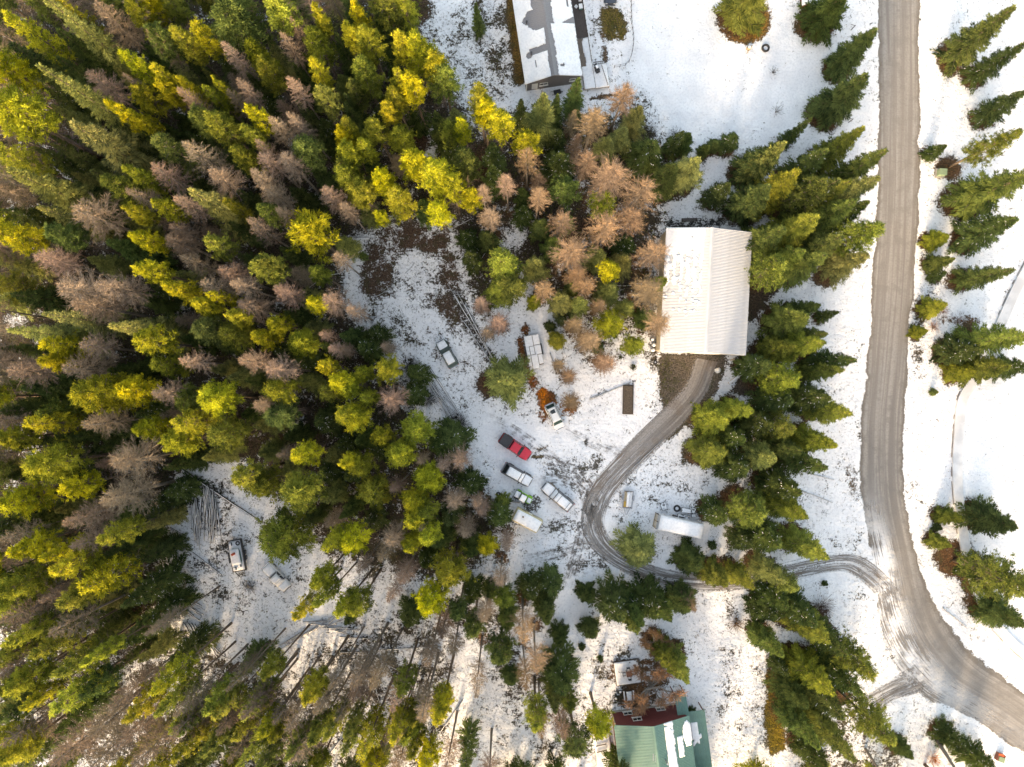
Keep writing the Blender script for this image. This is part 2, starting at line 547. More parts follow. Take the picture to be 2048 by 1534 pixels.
# ------------------------------------------------------------------ trees: where each one stands
# each entry: kind, tip of the crown in an enlarged view of the photo, crown width there; a fifth number is the height in metres
# kinds: W wide green pine, L bare larch, Y yellow-green pine, G green pine, F pale open fir, S dark spruce, B bare broadleaf
R1 = [('F',215,-60,200,28),('F',230,365,230,30),('F',440,730,330,24),('Y',-60,560,300,26),('Y',30,60,170,25),('L',440,1210,300,22),('L',870,150,150),('L',500,430,190),
('L',1310,240,140),('L',1640,190,130),('L',1700,90,110),('L',1370,450,130),('L',1320,530,120),('L',1690,455,130),('L',1700,640,125),('L',1570,680,140),('L',1490,815,130),
('L',1530,890,170),('L',1630,900,180),('L',1240,1000,200),('L',1455,1010,150),('L',1540,1090,170),('L',1100,850,210),('L',880,985,200),('L',1030,1150,160),('L',750,1090,120),
('L',1630,1230,140),('L',1890,1110,150),('L',1440,1300,160),('L',1000,1310,150),('L',970,1390,190),('L',205,1495,210),('L',560,20,210),('L',1040,510,130),('L',700,430,110),('L',1680,10,120),
('Y',1010,160,150),('Y',1140,150,170),('Y',1440,260,160),('Y',1530,370,150),('Y',890,390,130),('Y',920,480,130),('Y',1040,450,90),('Y',780,520,170),('Y',650,590,110),('Y',770,660,110),('Y',1240,455,85),
('Y',1830,40,95),('Y',1800,330,115),('Y',1460,620,130),('Y',760,980,125),('Y',915,1165,130),('Y',1310,1170,95),('Y',740,1210,120),('Y',780,1360,130),('Y',1750,1310,280,20),
('Y',700,290,140),('Y',740,10,150),('Y',330,-10,120),('G',1300,30,330,22),('G',1820,190,180),('G',1860,530,150),('G',1990,720,120),('G',1740,810,190),('G',910,810,200),('G',1130,650,170),('G',1220,660,170),
('F',1145,1130,250,22),('G',620,1030,180),('F',40,1010,260,25),('F',230,1210,200,22),('G',280,1340,170),('G',1510,1200,130),('G',1200,1410,140),('G',1380,870,150),('G',1410,740,110),('G',1195,500,110),
('G',1990,850,150),('G',2000,970,150),('G',1510,1490,120),('S',330,180,220,22),('S',60,260,260,22),('S',340,330,190,20),('G',880,150,170,22),('S',1250,640,170,18),('S',1080,500,150,18),('S',1740,600,130,18),
('S',640,1420,220,20),('S',930,1040,170,19),('S',1960,200,160,20),('S',1060,290,150,19),('S',520,1190,180,18),('S',1460,430,140,18),('S',120,140,180,20),('S',1820,960,150,17),('S',1180,760,150,18),('S',2010,600,150,18)]
R2 = [('L',345,215,280,24),('L',575,180,230,22),('L',430,310,230,22),('L',1060,60,160),('L',1190,190,170),('L',1280,115,170),('L',1350,180,140),('L',1590,235,160),('L',1420,310,190),('L',1890,290,190,19),
('L',1040,650,150),('L',1395,640,150),('L',1570,690,180),('L',1930,570,115,18),('L',905,850,170),('L',385,670,250),('L',460,560,200),('L',490,1010,180),('L',670,1250,280,23),('L',610,1470,260,23),('L',1480,910,150),
('L',1850,490,95,18),('L',1940,30,120,19),('L',60,700,220),('Y',800,80,150),('Y',965,210,130),('Y',1110,320,130),('Y',1240,270,110),('Y',1330,370,125),('Y',1800,300,115,18),('Y',1570,420,135,18),('Y',1480,500,130,18),
('Y',1705,540,170,18),('Y',255,540,170),('Y',250,650,130),('F',665,440,220,24),('Y',810,530,200),('Y',455,840,270,22),('Y',690,820,190),('Y',175,1030,180),('Y',1185,870,220,21),('Y',1955,770,140,19),('Y',1870,680,115,18),
('Y',1975,980,150,19),('Y',800,1060,150),('Y',1030,1020,200),('Y',990,1120,200),('Y',160,1280,240,23),('Y',370,1400,170),('Y',1725,1230,150,21),('Y',-20,1110,170),('Y',-20,1500,230),('Y',2010,1240,105,20),('Y',1570,810,190,20),
('G',1500,80,190),('F',260,370,200,24),('F',50,470,200,24),('G',905,680,170,18),('G',1150,450,190,19),('G',1270,1080,220,19),('G',1385,1340,170,20),('G',1480,1380,200,16),('G',1700,1440,240,20),
('G',1880,850,150,16),('G',1590,950,200,18),('S',0,940,230,20),('S',60,240,230,20),('S',320,810,170,17),('S',1850,1010,200,16),('S',1730,640,150,16),('S',1250,520,200,17),('S',640,700,170,17),('S',800,950,190,16),
('S',130,800,200,18),('S',650,1060,190,17),('S',330,1250,180,18),('S',1450,760,150,15),('G',1330,480,190,18),('G',1050,870,190,17),('G',240,950,170,18),('G',1830,120,120,17),('S',1880,560,120,14),('S',60,1330,200,18)]
R3 = [('Y',570,200,150),('Y',60,280,170),('Y',235,300,125),('Y',0,510,240),('Y',495,490,240),('Y',340,590,200),('Y',200,890,170),('Y',65,1070,240),('Y',315,990,190),('Y',490,950,115),('Y',315,1190,240),('Y',145,1190,130),
('Y',875,1100,170,26),('Y',720,1240,170,26),('Y',905,1240,150,26),('G',1205,1190,170,24),('G',1440,1240,190,22),('Y',1790,1150,180,24),('Y',1920,1360,140,24),('Y',1735,660,130,24),('Y',1850,610,125,24),('Y',1820,480,140,23),
('Y',1920,250,150,22),('W',1560,240,330,16),('Y',1975,650,150,23),('Y',310,400,180),('S',560,330,240,20),('S',720,580,220,20),('S',1160,1500,240,20),('Y',-10,1520,250),('G',1500,1540,170,22),('Y',60,780,150),
('L',380,120,200),('L',230,570,140),('L',0,690,230),('L',280,780,200),('L',-10,1010,150),('L',510,1350,220),('L',690,1430,170),('L',1020,1240,150,25),('L',1320,1100,125,24),('L',1670,1310,180,24),('L',290,1520,240),
('L',780,1510,200),('L',1850,1230,180,24),('L',1690,1490,250,24),('L',0,1420,190),('L',0,200,150),('L',420,260,160),('L',1010,1350,150,25),('S',800,330,150,17),('S',1000,930,200,13),('S',700,830,180,13),('S',620,120,200,17),
('S',450,730,170,16),('S',210,640,170,16),('S',330,1330,190,17),('S',840,700,190,13),('S',1400,985,170,11),('G',1560,1000,150,20),('L',1420,1250,130,24),('G',500,1100,170,21),('L',640,1170,170,25),('L',860,770,120,23)]
R4 = [('Y',60,10,140,19),('Y',40,140,125,19),('G',140,150,180,20),('Y',340,200,150,20),('Y',430,205,200,20),('Y',540,290,160,20),('Y',310,440,125,19),('Y',400,450,160,20),('Y',310,530,130,18),('Y',270,600,115,18),
('G',115,370,180,19),('G',590,400,190,18),('G',50,470,135,17),('Y',0,760,135,19),('Y',110,820,120,19),('G',180,710,140,18),('Y',810,510,150,21),('Y',840,600,150,19),('Y',720,690,115,18),('Y',930,680,170,19),
('F',1180,580,230,18),('Y',1090,790,170,17),('S',1060,590,130,12),('S',1270,550,120,13),('S',1390,460,150,14),('Y',430,890,190,19),('Y',540,970,220,20),('Y',640,1040,170,19),('G',710,900,180,18),('Y',230,1010,150,18),
('Y',310,1130,190,18),('G',90,1070,180,18),('Y',570,1200,150,17),('Y',215,1240,90,15),('G',630,720,130,14),('Y',750,1120,130,16),('G',10,940,160,18),('L',1110,880,170,19),('L',980,1030,130,18),('L',830,1080,105,18),
('L',880,1230,150,15),('L',1170,1110,140,18),('L',1300,1240,180,17),('L',1370,650,110,11),('L',1500,650,200,18),('L',1680,500,190,18),('L',1450,900,180,16),('L',1600,970,280,19),('L',1770,1080,250,19),('L',1560,1290,250,18),
('L',1740,1240,190,17),('L',1370,1440,240,18),('L',1880,1430,210,17),('L',0,1190,130,18),('S',1830,840,260,11),('S',2000,770,130,9),('S',1950,960,230,13),('G',1330,1080,180,13),('S',1290,900,230,11),('G',1180,1290,150,9),
('S',740,1370,140,6),('S',230,60,170,17),('S',300,20,170,18),('G',800,20,90,9),('S',40,560,140,15),('G',330,760,160,15),('S',560,660,150,13),('S',890,840,160,12),('G',1250,1400,150,10),('S',1330,1260,140,10),('G',1560,1130,170,12),('S',150,920,160,14)]
R5 = [('G',940,60,220,17),('G',990,190,210,13),('G',920,230,170,12),('F',970,760,290,13),('L',1200,200,140,16),('L',810,300,125,14),('L',930,400,160,14),('L',860,470,110,12),('L',1840,230,220,16),('L',1450,190,140,15),('L',1480,510,180,14),('L',1390,420,140,13),
('L',1580,650,160,13),('L',1290,670,100,9),('L',1350,740,130,10),('L',1370,890,130,9),('Y',1140,270,95,10),('Y',1590,100,130,14),('Y',1600,420,190,11),('Y',1740,550,140,9),('Y',1270,520,120,5),('G',1830,380,140,9),('G',1900,170,130,10),('S',1230,440,70,3),('S',1300,400,70,3),('S',1360,370,60,3),
('L',1890,410,170,15),('Y',260,690,160,15),('Y',110,720,110,15),('Y',20,790,160,16),('Y',130,870,125,15),('Y',50,990,180,17),('Y',420,1060,200,15),('Y',210,1100,130,16),('Y',330,1210,180,17),('Y',90,1270,150,17),('G',180,1430,230,15),
('Y',510,1360,190,16),('Y',400,1490,160,17),('L',280,890,190,17),('L',230,550,105,13),('L',10,580,90,15),('L',700,1240,160,15),('L',590,1270,120,15),('L',460,1240,95,15),('L',650,1480,150,16),('L',780,1500,95,15),('L',310,1390,110,15),
('S',180,480,140,9),('S',120,560,170,12),('S',430,720,160,10),('S',400,840,160,11),('S',630,1120,270,10),('S',740,1400,180,11),('S',100,1130,130,13),('S',570,1150,180,9),('L',1400,130,160,15),('G',1380,190,120,10),('G',950,1480,90,4),('G',125,25,60,4),('L',40,340,130,18),('S',1520,570,80,4)]
R6 = [('Y',40,230,180,20),('Y',410,110,140,19),('Y',490,220,140,19),('Y',380,260,115,19),('Y',630,430,240,17),('Y',860,270,130,14),('G',480,70,170,16),('Y',60,630,180,22),('Y',510,620,190,20),('G',680,660,120,17),('S',390,700,180,9),
('G',960,580,140,15),('S',1120,540,170,9),('S',1250,520,190,9),('S',1210,690,160,13),('G',950,900,170,19),('L',1080,800,180,20),('L',1160,990,170,20),('L',850,680,140,18),('L',940,460,130,15),('L',970,260,120,12),('L',270,240,170,19),
('L',210,320,125,19),('L',90,390,105,19),('L',350,440,145,20),('L',290,590,110,22),('L',90,1060,190,24),('L',470,1260,190,23),('L',790,1120,130,22),('L',590,770,160,14),('L',500,930,150,20),('L',720,180,150,13),('S',1300,830,120,8),
('S',1300,1100,270,12),('G',1160,1310,170,17),('S',1270,1220,150,13),('Y',1530,1350,170,14),('G',1390,1450,200,15),('L',1300,1370,140,16),('G',370,1390,170,20),('Y',130,1460,170,24),('L',260,1400,105,10),('G',340,1100,140,20),('L',650,880,130,17),
('G',770,760,140,17),('S',980,740,150,12),('L',1080,1080,130,18),('S',560,240,180,11),('S',30,700,80,5),('S',1460,560,130,6),('S',1480,770,140,6),('S',1650,655,250,11),('S',1850,640,240,11),('S',1760,700,180,13),('G',1740,740,130,12),('S',1930,680,190,12),('G',1970,1000,160,13),
('F',1770,290,240,8),('S',1530,920,40,2),('S',1420,850,45,2),('S',760,560,150,9),('S',870,560,120,9),('G',1350,1200,130,9),('L',1190,1340,120,18),('L',470,150,120,17),('S',920,100,180,10),('L',830,60,120,12),('S',1000,1050,120,5)]
B6 = [('B',1900,1230,400,13),('B',1900,900,230,9)]
R7 = [('G',480,-80,330,9),('S',1000,-50,290,10),('S',1180,170,230,13),('S',1130,450,310,14),('G',1990,60,260,15),('S',2050,250,200,12),('S',2060,540,190,10),('G',2020,770,190,16),('G',2110,1010,320,16),('S',2000,1290,260,12),('Y',1600,1380,150,5),
('S',800,690,110,11),('S',620,830,250,15),('F',640,830,210,16),('G',1100,760,230,16),('G',1230,880,240,17),('Y',720,1010,260,16),('G',870,1060,250,15),('G',1010,1050,230,16),('F',1190,1030,230,16),('Y',830,1260,280,16),('G',1060,1190,260,17),('G',1200,1330,240,16),('G',980,1390,260,15),
('S',560,1090,260,14),('S',900,870,220,15),('S',320,1080,170,9),('S',1130,1180,200,14),('G',640,1340,260,14),('S',200,850,90,4),('S',360,790,150,5),('S',90,780,150,7),('S',250,830,100,3),('F',140,930,230,12),('S',1590,850,110,5),('S',960,1050,260,16),('G',760,1450,220,14)]
R8 = [('G',640,80,260,13),('G',880,40,260,14),('F',1130,30,230,14),('G',790,390,270,13),('S',860,320,150,11),('S',960,370,90,7),('Y',870,540,230,15),('G',690,560,200,11),('S',1070,630,190,15),('G',970,700,170,13),('G',710,750,240,13),('S',560,680,220,10),('S',880,480,150,11),
('G',1040,950,220,15),('S',900,870,250,13),('S',680,880,240,10),('Y',460,940,180,12),('Y',300,1000,250,11),('G',270,1200,260,10),('S',400,1110,190,9),('G',690,1040,200,13),('F',590,1230,210,12),('Y',950,1140,210,15),('S',880,1280,210,14),('S',730,1420,250,13),('S',560,1020,240,10),('S',740,1180,200,12),('S',420,1290,230,9),
('S',1980,110,190,12),('G',1640,50,130,7),('S',1590,130,100,4),('Y',1590,320,150,6),('Y',1480,470,100,4),('G',2110,500,260,15),('G',1960,680,230,11),('S',2090,680,180,9),('G',1545,830,55,2),('S',1790,580,220,9),('Y',1760,710,170,6)]
R9 = [('Y',770,60,230,14),('G',500,60,260,12),('S',300,80,200,9),('S',620,240,260,11),('G',890,310,230,14),('F',640,450,200,12),('G',720,500,170,12),('Y',460,480,170,11),('G',310,470,190,10),('S',140,370,230,8),('S',450,240,170,7),('S',240,250,60,2),
('S',620,600,250,9),('S',560,660,220,7),('G',870,800,270,13),('S',800,700,260,12),('G',1130,990,260,15),('S',980,870,260,13),('G',600,890,200,11),('Y',890,1110,280,14),('S',1060,1120,280,14),('G',1240,1370,280,16),('G',1020,1490,280,15),('G',820,1420,230,13),('S',960,1240,280,13),('S',740,1180,240,9),('S',640,1000,130,6),
('Y',1690,90,140,6),('G',1620,240,120,5),('S',1570,140,60,2),('S',2000,130,260,10),('G',2090,500,320,17),('S',2050,700,250,9),('S',1990,460,190,11),('S',1400,1480,140,5),('S',1720,1450,180,7),('S',1910,1590,200,9),('L',130,620,130,10),('S',90,610,220,8),('G',80,1030,190,12),('S',900,470,40,1.5),('S',120,1240,70,2),('S',860,1540,230,9)]
# pines of the wood that stand past the lower edge and rake the road with trunk shadows
OUT = [(k_, 1480 + 72 * i_, 1720 + 80 * (i_ % 2), 80, 21 + i_ % 3) for i_, k_ in enumerate('GLYSGLYSGL')] + [(k_, 150 + 130 * i_, 1730, 80, 22) for i_, k_ in enumerate('LSGLSYLSG')]
TREES = []
def _add(lst, u0, v0, k, hdef):
    for e in lst:
        kind, x, y, w = e[:4]
        h = e[4] if len(e) > 4 else hdef + rng.uniform(-2.0, 2.0)
        TREES.append([kind, u0 + x / k, v0 + y / k, w / k, h])
_add(R1, 0, 0, 2.921, 21)
_add(R2, 0, 500, 2.921, 21)
_add(R3, 0, 1010, 2.926, 23)
_add(R4, 680, 0, 2.921, 18)
_add(R5, 680, 500, 2.921, 15)
_add(R6 + B6, 680, 1010, 2.926, 18)
_add(R7, 1348, 0, 2.921, 14)
_add(R8, 1348, 500, 2.921, 13)
_add([((e[0], e[1] + 32, e[2], e[3] * 0.92) + tuple(e[4:])) if 500 < e[1] < 1300 and e[2] > 560 else e for e in R9], 1348, 1010, 2.926, 13)
for i in range(30):                        # thin tall stand of the lower wood
    u_ = rng.uniform(330, 900)
    v_ = rng.uniform(1430 if u_ < 640 else 1370, 1534)
    TREES.append([rng.choice(list('LLLYGG')), u_, v_, rng.uniform(36, 56), rng.uniform(20, 25)])
N_INFRAME = len(TREES)
# the wood goes on past the left, upper and lower edges of the view
def _more(u0, u1, v0, v1, n, kinds='LLYYGGS'):
    for i in range(n):
        u, v = u0 + (u1 - u0) * (i + rng.uniform(0, 1)) / n if abs(u1 - u0) > abs(v1 - v0) else rng.uniform(u0, u1), rng.uniform(v0, v1) if abs(u1 - u0) > abs(v1 - v0) else v0 + (v1 - v0) * (i + rng.uniform(0, 1)) / n
        TREES.append([rng.choice(list(kinds)), u, v, rng.uniform(44, 70), rng.uniform(17, 24)])
_more(-75, -8, -60, 1560, 36)
_more(-150, -80, -60, 1600, 20, 'LLSFY')
_more(-20, 800, -50, -8, 18)
_more(-20, 800, -110, -55, 12, 'LLSFY')
_more(-20, 1000, 1545, 1600, 20)
_more(300, 1330, 1640, 1780, 24, 'LLSF')
_add(OUT, 0, 0, 1.0, 22)

# lower trees that close the gaps of the canopy
def _crown(t):
    s_ = (H_CAM - t[4]) / (H_CAM - 0.72 * t[4])
    return 1024 + (t[1] - 1024) * s_, 767 + (t[2] - 767) * s_, t[3] * 0.5
_have = [_crown(t) for t in TREES]
_cand = np.stack([rng.uniform(0, 1290, 9000), rng.uniform(0, 1534, 9000)], 1)
_sd = poly_sdf(WOOD, _cand[:, 0], _cand[:, 1])
_snowgap = [(850, 285, 46), (1020, 470, 40), (330, 500, 26), (350, 610, 30), (600, 860, 18), (630, 400, 22), (975, 545, 40)]
for (cu, cv), sd_ in zip(_cand, _sd):
    if sd_ > -16 or any((cu - a) ** 2 + (cv - b) ** 2 < r * r for a, b, r in _snowgap) or (cu > 300 and cv > 1330) or (cu > 640 and cv > 1130):
        continue
    if all((cu - a) ** 2 + (cv - b) ** 2 > (r + 9) ** 2 for a, b, r in _have):
        h_ = rng.uniform(9, 15) if cu < 700 else rng.uniform(7, 12)
        s_ = (H_CAM - 0.72 * h_) / (H_CAM - h_)
        t_ = [rng.choice(list('SSSFFL')), 1024 + (cu - 1024) * s_, 767 + (cv - 767) * s_, rng.uniform(40, 58), h_]
        TREES.append(t_)
        _have.append(_crown(t_))
print('trees', len(TREES))

for kind, u, v, w, h in TREES:            # needle litter below the conifers that stand alone
    if u > 1330 and kind in 'SGFY' and w > 28 and u < 2100 and v < 1540:
        c = P(u, v, h)
        bu, bv = 1024 + c.x * S0, 767 - c.y * S0
        blob(bu + rng.uniform(-4, 4), bv + rng.uniform(-4, 4), w * 0.36, 0.78, 13, NEEDLE, rng.uniform(0.8, 1.25))
    elif u > 940 and kind in 'LB' and v < 1540:
        c = P(u, v, h)
        blob(1024 + c.x * S0, 767 - c.y * S0, w * 0.30, 0.55, 10, (0.16, 0.08, 0.04))

# ---- build the sheet
nx, ny = len(gx), len(gy)
gv = np.stack([GX.ravel(), GY.ravel(), np.zeros(GX.size)], 1)
ii = (np.arange(ny - 1)[:, None] * nx + np.arange(nx - 1)[None, :]).ravel()
gq = np.stack([ii, ii + 1, ii + nx + 1, ii + nx], 1)

def bare_mix(nt, pos, bare, soil):
    """ragged snow cover: bare share 0..1, soil colour -> colour, snow factor"""
    n1 = noise(nt, pos, 3.8, 5, 0.68)
    n2 = noise(nt, pos, 0.33, 3, 0.55)
    n1b = noise(nt, pos, 1.5, 4, 0.6)
    nn = mathn(nt, 'ADD', mathn(nt, 'ADD', mathn(nt, 'MULTIPLY', n1, 0.36), mathn(nt, 'MULTIPLY', n1b, 0.31)), mathn(nt, 'MULTIPLY', n2, 0.33))
    thr = mapr(nt, bare, 0.0, 1.0, 0.345, 0.68, smooth=False)
    f = mapr(nt, mathn(nt, 'SUBTRACT', nn, thr), -0.026, 0.036)
    n3 = noise(nt, pos, 4.5, 5, 0.6)
    n4 = noise(nt, pos, 0.7, 2, 0.5)
    s1 = mixc(nt, mapr(nt, n3, 0.35, 0.65), (0.35, 0.35, 0.35), (1.45, 1.4, 1.35))
    mul = nt.nodes.new('ShaderNodeMix')
    mul.data_type = 'RGBA'
    mul.blend_type = 'MULTIPLY'
    mul.inputs[0].default_value = 1.0
    nt.links.new(soil, mul.inputs[6])
    nt.links.new(s1, mul.inputs[7])
    soilc = mixc(nt, mapr(nt, n4, 0.5, 0.68, 0.0, 0.45), mul.outputs[2], (0.05, 0.055, 0.022))
    col = mixc(nt, f, soilc, snow_color(nt, pos))
    hgt = mathn(nt, 'ADD', mathn(nt, 'MULTIPLY', f, 0.3), mathn(nt, 'ADD', mathn(nt, 'MULTIPLY', noise(nt, pos, 2.4, 6, 0.62), 0.55), mathn(nt, 'MULTIPLY', noise(nt, pos, 0.55, 4, 0.55), 1.6)))
    return col, hgt

m_ground, nt, out = new_mat('snowy_ground')
ps = wpos(nt)
a1 = nd(nt, 'ShaderNodeAttribute')
a1.attribute_name = 'bare'
a2 = nd(nt, 'ShaderNodeAttribute')
a2.attribute_name = 'soil'
col, hgt = bare_mix(nt, ps, a1.outputs['Fac'], a2.outputs['Color'])
principled(nt, out, col, 0.85, bump=hgt, bdist=0.20, spec=0.2)
gme = np_mesh('ground', gv, gq, m_ground, True)
at = gme.attributes.new('bare', 'FLOAT', 'POINT')
at.data.foreach_set('value', BARE.ravel().astype(np.float32))
at = gme.attributes.new('soil', 'FLOAT_COLOR', 'POINT')
at.data.foreach_set('color', np.concatenate([SOIL.reshape(-1, 3), np.ones((SOIL.size // 3, 1))], 1).astype(np.float32).ravel())
ground = link('ground', gme)
ground['kind'] = 'structure'

# ------------------------------------------------------------------ road, tracks, path
def resample(pts, n):
    p = np.array(pts, dtype=float)
    # smooth with Catmull-Rom
    q = np.vstack([2 * p[0] - p[1], p, 2 * p[-1] - p[-2]])
    fine = []
    for i in range(1, len(q) - 2):
        for t in np.linspace(0, 1, 24, endpoint=False):
            a, b, c, d = q[i - 1], q[i], q[i + 1], q[i + 2]
            fine.append(0.5 * ((2 * b) + (-a + c) * t + (2 * a - 5 * b + 4 * c - d) * t * t + (-a + 3 * b - 3 * c + d) * t ** 3))
    fine.append(p[-1])
    fine = np.array(fine)
    s = np.concatenate([[0], np.cumsum(np.linalg.norm(np.diff(fine, axis=0), axis=1))])
    tt = np.linspace(0, s[-1], n)
    return np.stack([np.interp(tt, s, fine[:, k]) for k in range(fine.shape[1])], 1)

def strip(name, left, right, mat, z, n=160, m=17, over=0.18, extra=None, fade=((0, 1), (1, 1))):
    """ribbon between two edge polylines (photo pixels); cross coordinate -1..1 at the edges"""
    L, Rr = resample(left, n), resample(right, n)
    cs = np.linspace(-1 - over, 1 + over, m)
    mid, half = (L + Rr) / 2, (Rr - L) / 2
    pts = mid[:, None, :] + half[:, None, :] * cs[None, :, None]
    k = H_CAM / F_PX
    X, Y = (pts[..., 0] - 1024) * k, (767 - pts[..., 1]) * k
    V = np.stack([X.ravel(), Y.ravel(), np.full(X.size, z)], 1)
    i2 = (np.arange(n - 1)[:, None] * m + np.arange(m - 1)[None, :]).ravel()
    Q = np.stack([i2, i2 + 1, i2 + m + 1, i2 + m], 1)
    # orientation upwards
    e1, e2 = V[Q[0, 1]] - V[Q[0, 0]], V[Q[0, 3]] - V[Q[0, 0]]
    if np.cross(e1, e2)[2] < 0:
        Q = Q[:, ::-1]
    me = np_mesh(name, V, Q, mat)
    ds = np.linalg.norm(np.diff(mid, axis=0), axis=1) * k
    along = np.concatenate([[0], np.cumsum(ds)])
    hw = np.linalg.norm(half, axis=1) * k
    tr = np.zeros((n, m, 3))
    tr[..., 0] = cs[None, :]
    tr[..., 1] = along[:, None]
    tr[..., 2] = (cs[None, :] * hw[:, None])
    at = me.attributes.new('track', 'FLOAT_VECTOR', 'POINT')
    at.data.foreach_set('vector', tr.astype(np.float32).ravel())
    ex = np.zeros(n) if extra is None else np.interp(np.linspace(0, 1, n), [e[0] for e in extra], [e[1] for e in extra])
    at = me.attributes.new('snowy', 'FLOAT', 'POINT')
    at.data.foreach_set('value', np.repeat(ex, m).astype(np.float32))
    fd = np.interp(np.linspace(0, 1, n), [e[0] for e in fade], [e[1] for e in fade])
    at = me.attributes.new('fade', 'FLOAT', 'POINT')
    at.data.foreach_set('value', np.repeat(fd, m).astype(np.float32))
    o = link(name, me)
    o['kind'] = 'structure'
    return o

def track_mat(name, kind):
    m, nt, out = new_mat(name)
    ps = wpos(nt)
    a = nd(nt, 'ShaderNodeAttribute')
    a.attribute_name = 'track'
    sn = nd(nt, 'ShaderNodeAttribute')
    sn.attribute_name = 'snowy'
    sep = nd(nt, 'ShaderNodeSeparateXYZ')
    nt.links.new(a.outputs['Vector'], sep.inputs[0])
    cx, al, lat = sep.outputs
    comb = nd(nt, 'ShaderNodeCombineXYZ')
    nt.links.new(lat, comb.inputs[0])
    nt.links.new(mathn(nt, 'MULTIPLY', al, 0.022), comb.inputs[1])
    streak = noise(nt, comb.outputs[0], 1.5, 4, 0.55, 0.6)       # long streaks along the track
    comb2 = nd(nt, 'ShaderNodeCombineXYZ')
    nt.links.new(lat, comb2.inputs[0])
    nt.links.new(mathn(nt, 'MULTIPLY', al, 0.05), comb2.inputs[1])
    streak2 = noise(nt, comb2.outputs[0], 4.0, 5, 0.62, 0.5)
    fine = noise(nt, ps, 3.5, 6, 0.65)
    big = noise(nt, ps, 0.16, 4, 0.55)
    ab = mathn(nt, 'ABSOLUTE', cx)
    if kind == 'road':
        warm = noise(nt, ps, 0.045, 3, 0.5)
        lightc = mixc(nt, mapr(nt, warm, 0.42, 0.60), (0.30, 0.29, 0.28), (0.335, 0.31, 0.285))
        c1 = mixc(nt, mapr(nt, streak, 0.36, 0.64), (0.215, 0.198, 0.184), lightc)
        blot = noise(nt, ps, 0.55, 5, 0.6)
        c2 = mixc(nt, mapr(nt, blot, 0.48, 0.64, 0.0, 0.55), c1, (0.20, 0.186, 0.175))
        c2 = mixc(nt, mapr(nt, fine, 0.40, 0.72, 0.0, 0.5), c2, (0.17, 0.158, 0.148))
        wheel = mapr(nt, mathn(nt, 'ABSOLUTE', mathn(nt, 'SUBTRACT', mathn(nt, 'ADD', ab, mathn(nt, 'MULTIPLY', mathn(nt, 'SUBTRACT', blot, 0.5), 0.25)), 0.45)), 0.05, 0.25, 0.28, 0.0)
        c3 = mixc(nt, wheel, c2, (0.185, 0.17, 0.16))
        ragged = mathn(nt, 'ADD', ab, mathn(nt, 'ADD', mathn(nt, 'MULTIPLY', fine, 0.20), mathn(nt, 'ADD', mathn(nt, 'MULTIPLY', blot, 0.30), mathn(nt, 'MULTIPLY', mathn(nt, 'SUBTRACT', big, 0.5), 0.45))))
        edge = mapr(nt, ragged, 1.02, 1.26, 0.0, 0.6)
        c4 = mixc(nt, edge, c3, (0.125, 0.105, 0.085))
        snowf = mapr(nt, ragged, 1.23, 1.30)
        side = mapr(nt, cx, 0.55, -0.55, 0.12, 1.0)
        blow = mathn(nt, 'MULTIPLY', mathn(nt, 'MULTIPLY', mapr(nt, mathn(nt, 'ADD', mathn(nt, 'MULTIPLY', streak2, 0.6), mathn(nt, 'MULTIPLY', big, 0.7)), 0.47, 0.72), sn.outputs['Fac']), side)
        snowf = mathn(nt, 'MAXIMUM', snowf, blow)
    else:
        # two wheel bands with snow between and beside them; 'snowy' -> how white the crown of the track is
        wv = mathn(nt, 'ABSOLUTE', mathn(nt, 'SUBTRACT', ab, 0.50))
        jit = mathn(nt, 'ADD', mathn(nt, 'MULTIPLY', mathn(nt, 'SUBTRACT', streak, 0.5), 1.3), mathn(nt, 'MULTIPLY', mathn(nt, 'SUBTRACT', fine, 0.5), 0.8))
        band = mapr(nt, mathn(nt, 'ADD', wv, jit), 0.16, 0.50)
        full = mapr(nt, mathn(nt, 'ADD', ab, mathn(nt, 'MULTIPLY', jit, 0.9)), 0.92, 1.2)
        f = nt.nodes.new('ShaderNodeMix')
        f.data_type = 'FLOAT'
        nt.links.new(sn.outputs['Fac'], f.inputs[0])
        nt.links.new(full, f.inputs[2])
        nt.links.new(band, f.inputs[3])
        snowf = mathn(nt, 'MAXIMUM', f.outputs[0], mathn(nt, 'MULTIPLY', mapr(nt, streak2, 0.44, 0.62, 0.0, 0.85), mapr(nt, sn.outputs['Fac'], 0.0, 0.5, 0.25, 1.0)))
        snowf = mathn(nt, 'MAXIMUM', snowf, mapr(nt, mathn(nt, 'ADD', ab, mathn(nt, 'ADD', mathn(nt, 'MULTIPLY', jit, 0.35), mathn(nt, 'MULTIPLY', mathn(nt, 'SUBTRACT', 1.0, sn.outputs['Fac']), -0.16))), 0.90, 1.06))
        c1 = mixc(nt, mapr(nt, streak, 0.36, 0.62), (0.19, 0.172, 0.16), (0.33, 0.31, 0.295))
        c4 = mixc(nt, mapr(nt, fine, 0.4, 0.7, 0.0, 0.6), c1, (0.14, 0.128, 0.12))
        c4 = mixc(nt, mapr(nt, big, 0.52, 0.66, 0.0, 0.55), c4, (0.17, 0.12, 0.085))
    b = principled(nt, out, c4, 0.88, bump=fine, bdist=0.04, spec=0.2)
    fa = nd(nt, 'ShaderNodeAttribute')
    fa.attribute_name = 'fade'
    tr = nd(nt, 'ShaderNodeBsdfTransparent')
    mx = nd(nt, 'ShaderNodeMixShader')
    brk = mapr(nt, noise(nt, ps, 0.9, 5, 0.65), 0.60, 0.40, 0.0, 1.0)
    full_ = mapr(nt, fa.outputs['Fac'], 0.5, 1.0, 0.0, 1.0, smooth=False)
    keepf = mathn(nt, 'MAXIMUM', brk, full_)
